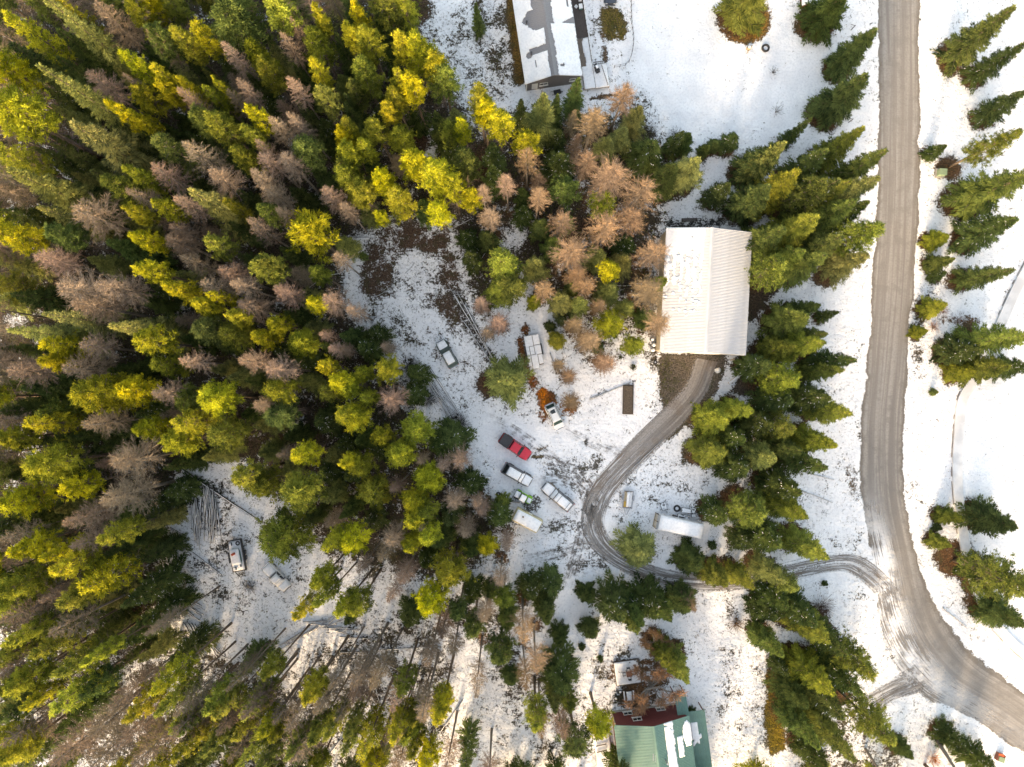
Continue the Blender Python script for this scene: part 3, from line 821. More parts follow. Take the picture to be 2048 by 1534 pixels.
    nt.links.new(mathn(nt, 'MULTIPLY', mathn(nt, 'MULTIPLY', mathn(nt, 'SUBTRACT', 1.0, snowf, True), mapr(nt, fa.outputs['Fac'], 0.0, 0.5, 0.0, 1.0, smooth=False)), keepf), mx.inputs[0])
    nt.links.new(tr.outputs[0], mx.inputs[1])
    nt.links.new(b.outputs[0], mx.inputs[2])
    nt.links.new(mx.outputs[0], out.inputs[0])
    return m

m_road = track_mat('gravel_road', 'road')
m_track = track_mat('snowy_gravel_track', 'track')
strip('driveway', [(1392, 716), (1370, 772), (1325, 822), (1240, 905), (1185, 968), (1166, 1020), (1172, 1075), (1215, 1125), (1300, 1168), (1400, 1182), (1500, 1178), (1590, 1160), (1660, 1144), (1700, 1146), (1745, 1180), (1778, 1230)],
      [(1435, 724), (1408, 792), (1362, 848), (1282, 930), (1232, 985), (1208, 1030), (1214, 1070), (1252, 1108), (1320, 1136), (1400, 1146), (1500, 1142), (1580, 1124), (1655, 1108), (1715, 1108), (1770, 1150), (1812, 1200)],
      m_track, 0.012, 280, 19, 0.12, [(0, 0.0), (0.15, 0.05), (0.22, 0.3), (0.34, 0.55), (0.5, 0.5), (0.58, 0.85), (0.75, 1.0), (0.9, 0.8), (1, 0.2)], ((0, 1), (0.93, 1), (1, 0)))
strip('side_track', [(1718, 1398), (1760, 1372), (1800, 1350), (1838, 1326)], [(1752, 1424), (1790, 1398), (1835, 1386), (1872, 1386)], m_track, 0.012, 90, 17, 0.12, [(0, 0.8), (0.4, 0.5), (0.7, 0.2), (1, 0.0)], ((0, 0.9), (0.6, 1), (1, 0)))
strip('road', [(1758, -420), (1757, -60), (1757, 280), (1750, 500), (1736, 720), (1722, 860), (1724, 1000), (1744, 1095), (1757, 1170), (1764, 1248), (1788, 1322), (1838, 1384), (1900, 1414), (1960, 1446), (2048, 1506), (2200, 1602), (2420, 1730)],
      [(1836, -420), (1836, -60), (1838, 280), (1832, 480), (1815, 720), (1806, 880), (1808, 1000), (1826, 1095), (1848, 1168), (1884, 1236), (1936, 1298), (1996, 1350), (2048, 1388), (2110, 1432), (2190, 1484), (2330, 1570), (2520, 1690)],
      m_road, 0.008, 420, 25, 0.16, [(0, 0.0), (0.5, 0.0), (0.56, 0.25), (0.61, 1.0), (0.69, 1.0), (0.77, 0.5), (0.85, 0.25), (1, 0.2)])
for i_, (pts_, w_, f_) in enumerate((([(1068, 912), (1110, 925), (1160, 950), (1188, 1000), (1186, 1060)], 12, 0.42), ([(1060, 965), (1115, 958), (1165, 985), (1190, 1040), (1215, 1095)], 12, 0.40), ([(1130, 1180), (1150, 1120), (1165, 1060), (1185, 1010)], 12, 0.45),
        ([(1120, 855), (1170, 880), (1215, 900), (1255, 905)], 11, 0.25), ([(960, 830), (1010, 850), (1090, 905), (1150, 960), (1180, 1030)], 11, 0.28), ([(1050, 1120), (1120, 1105), (1175, 1090), (1230, 1120)], 14, 0.38))):
    q_ = resample(pts_, 30)
    t_ = np.gradient(q_, axis=0)
    t_ /= np.linalg.norm(t_, axis=1)[:, None]
    n2_ = np.stack([-t_[:, 1], t_[:, 0]], 1) * w_
    strip('wheel_track', q_ + n2_, q_ - n2_, m_track, 0.004 + 0.001 * i_, 70, 15, 0.12, [(0, 1.0), (1, 0.8)], ((0, 0), (0.2, f_), (0.8, f_), (1, 0)))
# snow-covered footpath with a low edge, curving along the right side
m_path, nt, out = new_mat('snowed_path')
ps = wpos(nt)
principled(nt, out, mixc(nt, mapr(nt, noise(nt, ps, 0.4, 4), 0.4, 0.6), (0.56, 0.57, 0.59), (0.68, 0.69, 0.71)), 0.75, bump=noise(nt, ps, 1.2, 5, 0.55), bdist=0.04, spec=0.25)
pl = [(2110, 420), (2030, 560), (1984, 660), (1940, 752), (1914, 800), (1906, 880), (1904, 950), (1910, 1030), (1921, 1100), (1937, 1160), (1965, 1230), (2005, 1280), (2060, 1330), (2160, 1410)]
L_ = resample(pl, 120)
tn = np.gradient(L_, axis=0)
tn /= np.linalg.norm(tn, axis=1)[:, None]
nrm = np.stack([-tn[:, 1], tn[:, 0]], 1)
nrm *= np.where(nrm[:, :1] < 0, -1, 1)
secs = []
wpath = 19.0
for a, b_ in zip(L_, L_ + nrm * wpath):
    p, q = px_xy(*a), px_xy(*b_)
    secs.append([(p[0], p[1], -0.05), (q[0], q[1], -0.05), (q[0], q[1], 0.30), (p[0], p[1], 0.30)])
mb = MB()
mb.loft(secs)
po = mb.build('path', m_path)
po['kind'] = 'structure'
mb = MB()
for i in range(0, 119, 1):
    a, b_ = L_[i] - nrm[i] * 1.5, L_[i + 1] - nrm[i + 1] * 1.5
    p, q = px_xy(*a), px_xy(*b_)
    if random.random() < 0.55:
        mb.bar((p[0], p[1], 0.07), (q[0], q[1], 0.07), random.uniform(0.02, 0.06), 0.10)
ke = mb.build('kerb', MAT['wood'])
ke['kind'] = 'structure'
# ------------------------------------------------------------------ tree meshes
def tint_mat(name, spread=0.35, transl=0.30, rough=0.7):
    """foliage: colour comes from the object's own colour, varied from tuft to tuft"""
    m, nt, out = new_mat(name)
    oi = nd(nt, 'ShaderNodeObjectInfo')
    a = nd(nt, 'ShaderNodeAttribute')
    a.attribute_name = 'vary'
    # dull, greener tufts and fresh bright ones side by side
    hue = mixc(nt, a.outputs['Fac'], ((1 - spread) * 0.78, (1 - spread) * 1.0, (1 - spread) * 1.15), (1 + spread * 1.1, 1 + spread, 1 + spread * 0.7)) if transl > 0.2 else mixc(nt, a.outputs['Fac'], (1 - spread,) * 3, (1 + spread,) * 3)
    mul = nt.nodes.new('ShaderNodeVectorMath')
    mul.operation = 'MULTIPLY'
    nt.links.new(oi.outputs['Color'], mul.inputs[0])
    nt.links.new(hue, mul.inputs[1])
    d = nd(nt, 'ShaderNodeBsdfDiffuse')
    t = nd(nt, 'ShaderNodeBsdfTranslucent')
    mx = nd(nt, 'ShaderNodeMixShader')
    mx.inputs[0].default_value = transl
    nt.links.new(mul.outputs[0], d.inputs[0])
    nt.links.new(mul.outputs[0], t.inputs[0])
    nt.links.new(d.outputs[0], mx.inputs[1])
    nt.links.new(t.outputs[0], mx.inputs[2])
    nt.links.new(mx.outputs[0], out.inputs[0])
    return m

m_leaf = tint_mat('needles', 0.60, 0.38)
m_twig = tint_mat('bare_twigs', 0.30, 0.10)

def unit(a):
    return a / np.maximum(np.linalg.norm(a, axis=-1, keepdims=True), 1e-9)

class Kites:
    """many kite-shaped blades in one mesh"""
    def __init__(self):
        self.B, self.D, self.S, self.L, self.W, self.K = [], [], [], [], [], []
    def add(self, base, d, length, width, vary, flat=None):
        base, d = np.atleast_2d(base).astype(float), np.atleast_2d(d)
        n = max(len(base), len(d))
        base = np.broadcast_to(base, (n, 3))
        d = unit(np.broadcast_to(d, (n, 3)).astype(float))
        r = rng.normal(size=(n, 3)) if flat is None else np.cross(np.broadcast_to(flat, (n, 3)) + rng.normal(size=(n, 3)) * 0.35, d)
        s = unit(np.cross(d, r)) if flat is None else unit(r)
        self.B.append(base); self.D.append(d); self.S.append(s)
        self.L.append(np.broadcast_to(length, n)); self.W.append(np.broadcast_to(width, n)); self.K.append(np.broadcast_to(vary, n))
    def mesh(self, name, mat):
        B, Dd, S = (np.concatenate(x) for x in (self.B, self.D, self.S))
        L, Wd, K = (np.concatenate(x) for x in (self.L, self.W, self.K))
        L, Wd = L[:, None], Wd[:, None]
        n = len(B)
        V = np.stack([B, B + Dd * L * 0.45 + S * Wd * 0.5, B + Dd * L, B + Dd * L * 0.45 - S * Wd * 0.5], 1).reshape(-1, 3)
        Q = np.arange(4 * n).reshape(-1, 4)
        me = np_mesh(name, V, Q, mat)
        at = me.attributes.new('vary', 'FLOAT', 'POINT')
        at.data.foreach_set('value', np.repeat(K, 4).astype(np.float32))
        return me

def trunk_mesh(name, H, r0, bend, mat, n=7, top=0.03):
    mb = MB()
    pts, rads = [], []
    a = rng.uniform(0, 6.28)
    for t in np.linspace(0, 1, 7):
        o = bend * math.sin(t * 2.6) * t
        pts.append((o * math.cos(a), o * math.sin(a), H * t - (0.15 if t == 0 else 0)))
        rads.append(r0 * (1 - t) ** 0.8 + top + (0.25 * r0 if t == 0 else 0))
    mb.tube(pts, rads, n)
    return mb.mesh(name, mat, True)

H0 = 20.0
def make_pine(i, zc, R, nb, lumpy):
    """pine: bare lower trunk, clumps of needle tufts on rising limbs"""
    k, tw = Kites(), Kites()
    g = rng.uniform(0, 6.28)
    for b in range(nb):
        t = (b + rng.uniform(0, 1)) / nb
        z = zc + (H0 - zc) * t
        prof = min(1.0, 0.45 + t * 2.6) * (1 - t) ** 0.62
        Lb = R * prof * rng.uniform(0.65, 1.12) + 0.25
        az = g + b * 2.39996 + rng.normal(0, 0.25)
        el = math.radians(rng.uniform(-5, 25) + 45 * t ** 2)
        d = np.array([math.cos(az) * math.cos(el), math.sin(az) * math.cos(el), math.sin(el)])
        o = np.array([0, 0, z])
        tw.add(o, d, Lb, 0.09, rng.uniform(0, 1))
        nt_ = max(3, int(Lb * lumpy * 1.5))
        vb = rng.uniform(0.05, 0.95)
        for q in range(nt_):
            s = rng.uniform(0.34, 1.0)
            c = o + d * Lb * s + rng.normal(0, 1, 3) * np.array([0.22, 0.22, 0.13]) * (0.5 + Lb * 0.3)
            m = 16
            dirs = unit(d * 0.55 + np.array([0, 0, 0.45]) + rng.normal(0, 0.62, (m, 3)))
            k.add(c + rng.normal(0, 0.07, (m, 3)), dirs, rng.uniform(0.20, 0.42, m), rng.uniform(0.05, 0.095, m), np.clip(vb + rng.normal(0, 0.18, m), 0, 1))
    m = 14
    k.add(np.array([0, 0, H0 - 0.5]), unit(rng.normal(0, 0.5, (m, 3)) + np.array([0, 0, 1.0])), rng.uniform(0.4, 0.8, m), 0.14, rng.uniform(0.3, 1, m))
    # dead grey twigs under the live crown
    nd_ = 46
    for b in range(nd_):
        z = rng.uniform(0.22 * H0, zc + 0.45 * (H0 - zc))
        az = rng.uniform(0, 6.28)
        d = np.array([math.cos(az), math.sin(az), rng.uniform(-0.3, 0.15)])
        Lb = rng.uniform(0.5, 1.0) * R * 0.75
        o = np.array([0, 0, z])
        tw.add(o, d, Lb, 0.05, rng.uniform(0, 1))
        m = 7
        ss = rng.uniform(0.35, 1.0, m)[:, None]
        tw.add(o + d * Lb * ss, d * 0.8 + rng.normal(0, 0.55, (m, 3)), rng.uniform(0.25, 0.6, m), 0.035, rng.uniform(0, 1, m))
    return k.mesh('pine_crown', m_leaf), tw.mesh('pine_branches', m_twig), trunk_mesh('pine_trunk', H0, 0.17, 0.25, MAT['bark'])

def make_spruce(i, R, nb, zlo, droop, dens, width=0.15):
    """spruce or fir: cone of flat sprays down towards the ground"""
    k, sn, tw = Kites(), Kites(), Kites()
    g = rng.uniform(0, 6.28)
    for b in range(nb):
        t = ((b + rng.uniform(0, 1)) / nb) ** 0.9
        z = zlo + (H0 - zlo) * t
        Lb = (R * (1 - t) ** 0.82 * rng.uniform(0.55, 1.2) + 0.2)
        az = g + b * 2.39996 + rng.normal(0, 0.2)
        el = math.radians(-droop + (55 + droop) * t ** 1.6 + rng.normal(0, 5))
        d = np.array([math.cos(az) * math.cos(el), math.sin(az) * math.cos(el), math.sin(el)])
        side = np.array([-math.sin(az), math.cos(az), 0])
        up = np.cross(d, side)
        up = up if up[2] > 0 else -up
        o = np.array([0, 0, z])
        tw.add(o, d, Lb * 0.9, 0.07, rng.uniform(0, 1), up)
        n = max(4, int(Lb * dens * 1.9))
        vb = rng.uniform(0.1, 0.9)
        for sgn in (-1, 1):
            s = np.linspace(0.16, 0.97, n) + rng.normal(0, 0.03, n)
            base = o + d * (Lb * s)[:, None] + up * rng.normal(0.0, 0.06, n)[:, None] - np.array([0, 0, 1]) * ((s ** 2) * Lb * 0.10)[:, None]
            dirs = d * rng.uniform(0.55, 0.95, n)[:, None] + side * sgn * rng.uniform(0.55, 0.95, n)[:, None] - np.array([0, 0, 1]) * rng.uniform(-0.1, 0.35, n)[:, None]
            ln = (0.22 + 0.34 * Lb * (1.05 - s) + 0.12) * rng.uniform(0.8, 1.25, n)
            k.add(base, dirs, np.clip(ln, 0.22, 1.0), np.clip(ln * 0.20, width * 0.55, 0.17), np.clip(vb + rng.normal(0, 0.2, n), 0, 1), up)
        m = 4
        k.add(o + d * Lb * 0.82, unit(d + rng.normal(0, 0.35, (m, 3))), rng.uniform(0.3, 0.55, m), width, np.clip(vb + rng.normal(0.1, 0.2, m), 0, 1), up)
        m = n     # short upright shoots that roughen the spray
        ss = rng.uniform(0.2, 0.95, m)[:, None]
        k.add(o + d * Lb * ss, unit(d * 0.5 + np.array([0, 0, 0.7]) + rng.normal(0, 0.45, (m, 3))), rng.uniform(0.16, 0.36, m), width * 0.55, np.clip(vb + rng.normal(0.1, 0.25, m), 0, 1))
        if rng.uniform() < 0.36 and t < 0.85:
            m = rng.integers(1, 4)
            ss = rng.uniform(0.45, 0.98, m)[:, None]
            sn.add(o + d * Lb * ss + np.array([0, 0, 0.10]) + side * rng.normal(0, 0.12, (m, 1)), unit(d + rng.normal(0, 0.25, (m, 3)) * np.array([1, 1, 0.2])), rng.uniform(0.22, 0.55, m), rng.uniform(0.05, 0.09, m), 0.5, np.array([0, 0, 1.0]))
    k.add(np.array([0, 0, H0 - 0.6]), unit(rng.normal(0, 0.4, (8, 3)) + np.array([0, 0, 1.2])), 0.7, 0.12, 0.6)
    return k.mesh('spruce_crown', m_leaf), tw.mesh('spruce_branches', m_twig), trunk_mesh('spruce_trunk', H0, 0.22, 0.1, MAT['bark']), sn.mesh('snow_patches', MAT['snow'])

def make_larch(i, R, nb, zc):
    """leafless larch: trunk with rising limbs and a haze of fine twigs"""
    k = Kites()
    g = rng.uniform(0, 6.28)
    nb = int(nb * 1.5)
    for b in range(nb):
        t = (b + rng.uniform(0, 1)) / nb
        z = zc + (H0 - 0.3 - zc) * t
        prof = min(1.0, 0.35 + t * 3.0) * (1 - t) ** 0.7
        Lb = R * prof * rng.uniform(0.6, 1.2) + 0.2
        az = g + b * 2.39996 + rng.normal(0, 0.3)
        el = math.radians(rng.uniform(-12, 22) + 40 * t ** 2)
        d = np.array([math.cos(az) * math.cos(el), math.sin(az) * math.cos(el), math.sin(el)])
        o = np.array([0, 0, z])
        vb = rng.uniform(0.2, 0.8)
        for q in range(2):
            k.add(o, d + rng.normal(0, 0.06, 3), Lb * 1.05, 0.035, vb)
        m = 6 + int(Lb * 13)
        s = rng.uniform(0.18, 1.0, m)
        base = o + d * (Lb * s)[:, None] + np.array([0, 0, 0.12]) * (s ** 2)[:, None] * Lb
        dirs = d * 0.80 + rng.normal(0, 0.50, (m, 3)) + np.array([0, 0, 0.12])
        k.add(base, dirs, rng.uniform(0.28, 0.62, m) * (0.6 + 0.5 * Lb / R), rng.uniform(0.026, 0.045, m), np.clip(vb + rng.normal(0, 0.25, m), 0, 1))
    m = 10
    k.add(np.array([0, 0, H0 - 0.7]), unit(rng.normal(0, 0.5, (m, 3)) + np.array([0, 0, 1.1])), rng.uniform(0.5, 0.9, m), 0.05, 0.6)
    return k.mesh('larch_crown', m_twig), trunk_mesh('larch_trunk', H0, 0.16, 0.25, MAT['bark_grey'])

def make_broadleaf(i, R):
    """leafless broadleaf: forking limbs and twig sprays"""
    k = Kites()
    mb = MB()
    mb.tube([(0, 0, -0.15), (0.1, 0, 3), (0, 0.1, 6)], [0.3, 0.22, 0.18], 8)
    def limb(p, d, L, r, lev):
        q = p + d * L
        mb.tube([tuple(p), tuple((p + q) / 2 + rng.normal(0, 0.06 * L, 3)), tuple(q)], [r, r * 0.8, r * 0.55], 5, False)
        if lev == 0:
            m = 46
            s = rng.uniform(0.1, 1.0, m)[:, None]
            k.add(p + d * L * s, unit(d * 0.7 + rng.normal(0, 0.6, (m, 3))), rng.uniform(0.4, 1.1, m), rng.uniform(0.035, 0.06, m), rng.uniform(0, 1, m))
            return
        for c in range(3):
            limb(p + d * L * rng.uniform(0.55, 1.0), unit(d + rng.normal(0, 0.5, 3) + np.array([0, 0, 0.1])), L * rng.uniform(0.55, 0.8), r * 0.55, lev - 1)
    for b in range(8):
        az = b * 0.785 + rng.normal(0, 0.2)
        limb(np.array([0, 0, rng.uniform(3, 6)]), unit(np.array([math.cos(az), math.sin(az), rng.uniform(0.5, 1.3)])), R * 0.55, 0.13, 2)
    return k.mesh('broadleaf_crown', m_twig), mb.mesh('broadleaf_trunk', MAT['bark_grey'], True)

PINES = [make_pine(i, zc, 2.0, nb, lu) for i, (zc, nb, lu) in enumerate(((11.4, 66, 5.2), (12.4, 52, 5.4), (10.2, 74, 4.8), (11.8, 58, 6.0), (9.6, 62, 4.4), (12.8, 60, 6.2)))]
FULLP = [make_pine(i, zc_, 2.4, nb_, 4.0) for i, (zc_, nb_) in enumerate(((5.0, 110), (4.0, 95), (6.0, 100)))]
SPRUCES = [make_spruce(i, 3.2, nb, 0.8, dr, 5.2) for i, (nb, dr) in enumerate(((150, 14), (130, 20), (165, 10), (120, 16), (140, 6)))]
FIRS = [make_spruce(i, 3.0, nb, 2.6, 4, 4.4, 0.16) for i, nb in enumerate((170, 145, 125))]
LARCHES = [make_larch(i, 2.1, nb, zc) for i, (nb, zc) in enumerate(((105, 11.0), (90, 12.0), (110, 9.8), (100, 10.8), (80, 9.0), (70, 11.6)))]
LARCHLOW = [make_larch(i, 2.4, 130, 3.0) for i in range(2)]
BROADS = [make_broadleaf(0, 4.0)]

KIND = {'L': ('larch_tree', 'bare tan larch'), 'Y': ('pine_tree', 'yellow-green pine'), 'G': ('pine_tree', 'green pine'), 'F': ('fir_tree', 'pale green fir'),
        'S': ('spruce_tree', 'dark green spruce'), 'B': ('broadleaf_tree', 'leafless broadleaf tree'), 'W': ('pine_tree', 'wide round green pine')}
def jitter(c, a=0.06, b=0.22):
    k = 1 + rng.uniform(-b, b)
    return tuple(max(0.0, x * k * (1 + rng.uniform(-a, a))) for x in c) + (1.0,)

tree_objs = []
for n_, (kind, u, v, w, h) in enumerate(TREES):
    if kind == 'S' and u < 700 and h > 15:
        h -= 3.5
    top = P(u, v, h)
    zmid = h * 0.62
    Rw = 0.5 * w * (H_CAM - zmid) / F_PX          # crown radius in metres
    Rw *= 1.0 if u > 1330 else (1.08 if kind in 'YGL' else 1.12)
    if u < 720 and v > 1180 and kind in 'YG':
        Rw *= 0.86
    lowland = u > 1330 or h < 11
    root = link(KIND[kind][0], None, None, (top.x, top.y, 0), rng.uniform(0, 6.28))
    root.empty_display_size = 0.3
    parts = []
    if kind in 'YGW':
        if kind == 'W':
            src, R0 = FULLP[1], 2.4
        elif lowland and n_ % 5:
            src, R0 = SPRUCES[n_ % 5], 3.2
        elif lowland or h < 12.5:
            src, R0 = FULLP[n_ % 3], 2.4
        else:
            src, R0 = PINES[n_ % 6], 2.0
        g_ = rng.uniform(0.40, 1.0) if kind == 'Y' else rng.uniform(-0.15, 0.45)
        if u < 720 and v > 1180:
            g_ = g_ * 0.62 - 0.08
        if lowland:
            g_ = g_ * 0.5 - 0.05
        base = tuple(a_ + (b2 - a_) * g_ for a_, b2 in zip((0.150, 0.185, 0.054), (0.425, 0.405, 0.040)))  # yellow end puts the glow of low sun into the pine tint
        parts = [('trunk', src[2], None), ('crown', src[0], jitter(base)), ('branches', src[1], jitter((0.17, 0.135, 0.12)))]
    elif kind in 'SF':
        src = SPRUCES[n_ % 5] if kind == 'S' else FIRS[n_ % 3]
        R0 = 3.2 if kind == 'S' else 3.0
        base = (0.088, 0.122, 0.044) if kind == 'S' else (0.23, 0.245, 0.095)
        parts = [('trunk', src[2], None), ('crown', src[0], jitter(base)), ('branches', src[1], jitter((0.12, 0.09, 0.06)))]
        if kind == 'S' and (u > 1150 or v > 1150 or h < 13) and rng.uniform() < 0.7:
            parts.append(('snow_patches', src[3], None))
    elif kind == 'L':
        src = LARCHLOW[n_ % 2] if h < 15 else LARCHES[n_ % 6]
        R0 = 2.4 if h < 15 else 2.1
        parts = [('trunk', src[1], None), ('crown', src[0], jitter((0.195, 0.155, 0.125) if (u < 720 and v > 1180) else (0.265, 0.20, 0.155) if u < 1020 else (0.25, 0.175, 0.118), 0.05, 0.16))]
    else:
        src, R0 = BROADS[0], 4.6
        parts = [('trunk', src[1], None), ('crown', src[0], jitter((0.30, 0.17, 0.10), 0.05, 0.1))]
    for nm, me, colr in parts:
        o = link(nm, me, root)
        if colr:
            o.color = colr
        if nm in ('snow_patches', 'branches', 'crown'):
            o['kind'] = 'stuff' if nm != 'crown' else 'thing'
    sr = Rw / R0
    root.scale = (sr, sr, h / H0)
    root.rotation_euler.x, root.rotation_euler.y = rng.normal(0, 0.012, 2)
    tree_objs.append((root, kind, u, v, w, h))
# ------------------------------------------------------------------ buildings
def rib_panel(width, length, mat, ribs=3, name='roof_panel'):
    """corrugated sheet: width along local X, running down the slope along local Y, ribs along Y"""
    xs, zs = [], []
    for r in range(ribs):
        x0 = width * (r + 0.5) / ribs - width / 2
        for dx, z in ((-0.05, 0), (-0.025, 0.025), (0.025, 0.025), (0.05, 0)):
            xs.append(x0 + dx)
            zs.append(z)
    xs, zs = [-width / 2 + 0.004] + xs + [width / 2 - 0.004], [0.0] + zs + [0.0]
    n = len(xs)
    v = []
    for y in (0, length):
        for x, z in zip(xs, zs):
            v.append((x, y, z))
    for y in (0, length):
        for x in (xs[0], xs[-1]):
            v.append((x, y, -0.03))
    f = [(i, i + 1, n + i + 1, n + i) for i in range(n - 1)]
    a, b, c, d = 2 * n, 2 * n + 1, 2 * n + 2, 2 * n + 3
    f += [(a, c, d, b), (0, n, c, a), (n - 1, b, d, 2 * n - 1)]
    mb = MB()
    mb.add(v, f)
    return mb.mesh(name, mat)

def vnoise(seed, nx_=32, ny_=32):
    r = np.random.default_rng(seed)
    tab = r.uniform(0, 1, (nx_, ny_))
    def f(x, y):
        x0, y0 = int(math.floor(x)), int(math.floor(y))
        fx, fy = x - x0, y - y0
        fx, fy = fx * fx * (3 - 2 * fx), fy * fy * (3 - 2 * fy)
        g = lambda i, j: tab[i % nx_, j % ny_]
        return (g(x0, y0) * (1 - fx) + g(x0 + 1, y0) * fx) * (1 - fy) + (g(x0, y0 + 1) * (1 - fx) + g(x0 + 1, y0 + 1) * fx) * fy
    return f

def snow_sheet(parent, pos, nu, nv, keep, thick=0.06, name='snow_cover'):
    """snow lying on a surface: grid cells where keep(s,t) holds; pos(s,t,lift) gives the point"""
    vid, vv, ff = {}, [], []
    cells = {(i, j) for i in range(nu) for j in range(nv) if keep((i + 0.5) / nu, (j + 0.5) / nv)}
    def vert(i, j, k):
        key = (i, j, k)
        if key not in vid:
            vid[key] = len(vv)
            edge = k and any(((i + a, j + b) not in cells) for a in (-1, 0) for b in (-1, 0))
            lift = 0.0 if k == 0 else (thick * 0.35 if edge else thick * random.uniform(0.85, 1.15))
            js = random.uniform(-0.3, 0.3) if edge else 0
            vv.append(tuple(pos((i + js) / nu, (j + js) / nv, lift)))
        return vid[key]
    for (i, j) in cells:
        ff.append((vert(i, j, 1), vert(i + 1, j, 1), vert(i + 1, j + 1, 1), vert(i, j + 1, 1)))
        for di, dj, a, b in ((-1, 0, (0, 1), (0, 0)), (1, 0, (1, 0), (1, 1)), (0, -1, (0, 0), (1, 0)), (0, 1, (1, 1), (0, 1))):
            if (i + di, j + dj) not in cells:
                ff.append((vert(i + a[0], j + a[1], 0), vert(i + b[0], j + b[1], 0), vert(i + b[0], j + b[1], 1), vert(i + a[0], j + a[1], 1)))
    me = D.meshes.new(name)
    me.from_pydata(vv, [], ff)
    for p in me.polygons:
        p.use_smooth = True
    me.materials.append(MAT['snow'])
    o = link(name, me, parent)
    o['kind'] = 'stuff'
    return o

def gable_building(name, label, cat, center, rz, Wd, Ln, ze, zr, wall_mat, roof_mat, over=0.3, ribs=3, group=None):
    """local X across the ridge, local Y along it"""
    t = thing(name, (center[0], center[1], 0), rz, label, cat, group)
    hw, hl = Wd / 2 - over, Ln / 2 - over
    sl = (zr - ze) / (Wd / 2)
    zw = ze + sl * over - 0.06
    for nm, c, s in (('wall', (-hw, 0, zw / 2), (0.16, 2 * hl, zw)), ('wall', (hw, 0, zw / 2), (0.16, 2 * hl, zw))):
        MB().box(c, s).build(nm, wall_mat, t)
    for y in (-hl, hl):
        poly = [(-hw + 0.082, 0), (hw - 0.082, 0), (hw - 0.082, zw), (0, zr - 0.08), (-hw + 0.082, zw)]
        mb = MB()
        M = Matrix.Translation((0, y + 0.08, 0)) @ Matrix.Rotation(math.pi / 2, 4, 'X')
        mb.prism(poly, 0, 0.16, M)
        mb.build('gable_wall', wall_mat, t)
    # roof panels, one object each, sharing a mesh per building
    n = max(1, round(Ln / 0.92))
    pw = Ln / n
    slope_len = math.hypot(Wd / 2, zr - ze)
    me = rib_panel(pw, slope_len - 0.05, roof_mat, ribs)
    ang = math.atan2(zr - ze, Wd / 2)
    for side in (-1, 1):
        for i in range(n):
            y = -Ln / 2 + (i + 0.5) * pw
            o = link('roof_panel', me, t)
            # panel local X -> building Y, panel local Y -> down the slope
            dx = Vector((side * math.cos(ang), 0, -math.sin(ang)))
            yx = Vector((0, side * -1.0, 0))
            nz = yx.cross(dx)
            if nz.z < 0:
                yx = -yx
                nz = -nz
            Mx = Matrix((yx, dx, nz)).transposed().to_4x4()
            Mx.translation = Vector((0, y, zr)) + dx * 0.05
            o.matrix_local = Mx
    mb = MB()
    mb.loft([[(-0.28, y, zr - 0.28 * sl + 0.05), (0, y, zr + 0.055), (0.28, y, zr - 0.28 * sl + 0.05), (0, y, zr - 0.05)] for y in (-Ln / 2 - 0.02, Ln / 2 + 0.02)])
    mb.build('ridge_cap', roof_mat, t)
    def pos_side(side):
        def pos(s, tt, lift):       # s: ridge->eave, tt: along the ridge
            return Vector((side * (0.30 + s * (Wd / 2 - 0.30)), -Ln / 2 + tt * Ln, zr - (0.30 + s * (Wd / 2 - 0.30)) * sl + 0.03 + lift))
        return pos
    return t, pos_side, hw, hl, zw

def window(parent, c, w, h, axis, out, frame='white_trim', panes=2):
    """window in a wall; axis 'x': wall runs along X, facing out*Y"""
    f = MB()
    th = 0.09
    for s in (-1, 1):
        f.box((s * w / 2, 0, 0), (th, 0.10, h + th))
        f.box((0, 0, s * h / 2), (w - th - 0.004, 0.098, th))
    if panes == 2:
        f.box((0, 0, 0), (th * 0.8, 0.096, h - th - 0.004))
    M = Matrix.Translation(c) @ Matrix.Rotation(0 if axis == 'x' else math.pi / 2, 4, 'Z')
    f.v = [tuple(M @ Vector(p)) for p in f.v]
    wo_ = f.build('window', MAT[frame], parent)
    pw = (w - th) / panes
    for i in range(panes):
        g = MB()
        g.box((-w / 2 + th / 2 + pw * (i + 0.5), -0.01 * out, 0), (pw - 0.1, 0.03, h - th - 0.01), None)
        g.v = [tuple(M @ Vector(p)) for p in g.v]
        g.build('pane', MAT['glass'], wo_)
    s = MB()
    s.box((0, out * 0.06, -h / 2 - th * 0.9), (w + 0.25, 0.16, 0.05))
    s.v = [tuple(M @ Vector(p)) for p in s.v]
    s.build('sill', MAT[frame], wo_)
    return wo_

# ---- white metal shop
m_shop_roof = simple_mat('white_ribbed_steel', (0.46, 0.48, 0.515), 0.5, var=0.12, scale=0.7, spec=0.5)
t, ps_, hw, hl, zw = gable_building('shop', 'large white metal shop with a ribbed gable roof between larches and spruces', 'building', (30.15, 14.3), math.radians(-3.0), 13.4, 19.2, 4.7, 6.4, MAT['tan_wall'], m_shop_roof, 0.25, 4)
for x, w_, nm in ((-3.9, 3.6, 'roll_up_door'), (1.2, 3.6, 'roll_up_door')):
    mb = MB()
    for k in range(8):
        mb.box((x, -hl - 0.11, 0.24 + k * 0.44), (w_, 0.05, 0.42))
    mb.build(nm, MAT['white_trim'], t)
MB().box((4.4, -hl - 0.11, 1.05), (0.95, 0.05, 2.1)).build('door', MAT['dark_wood'], t)
MB().box((0, -9.6, 4.55), (13.0, 0.04, 0.12)).build('fascia', MAT['white_trim'], t)
vn, vn2 = vnoise(3), vnoise(5)
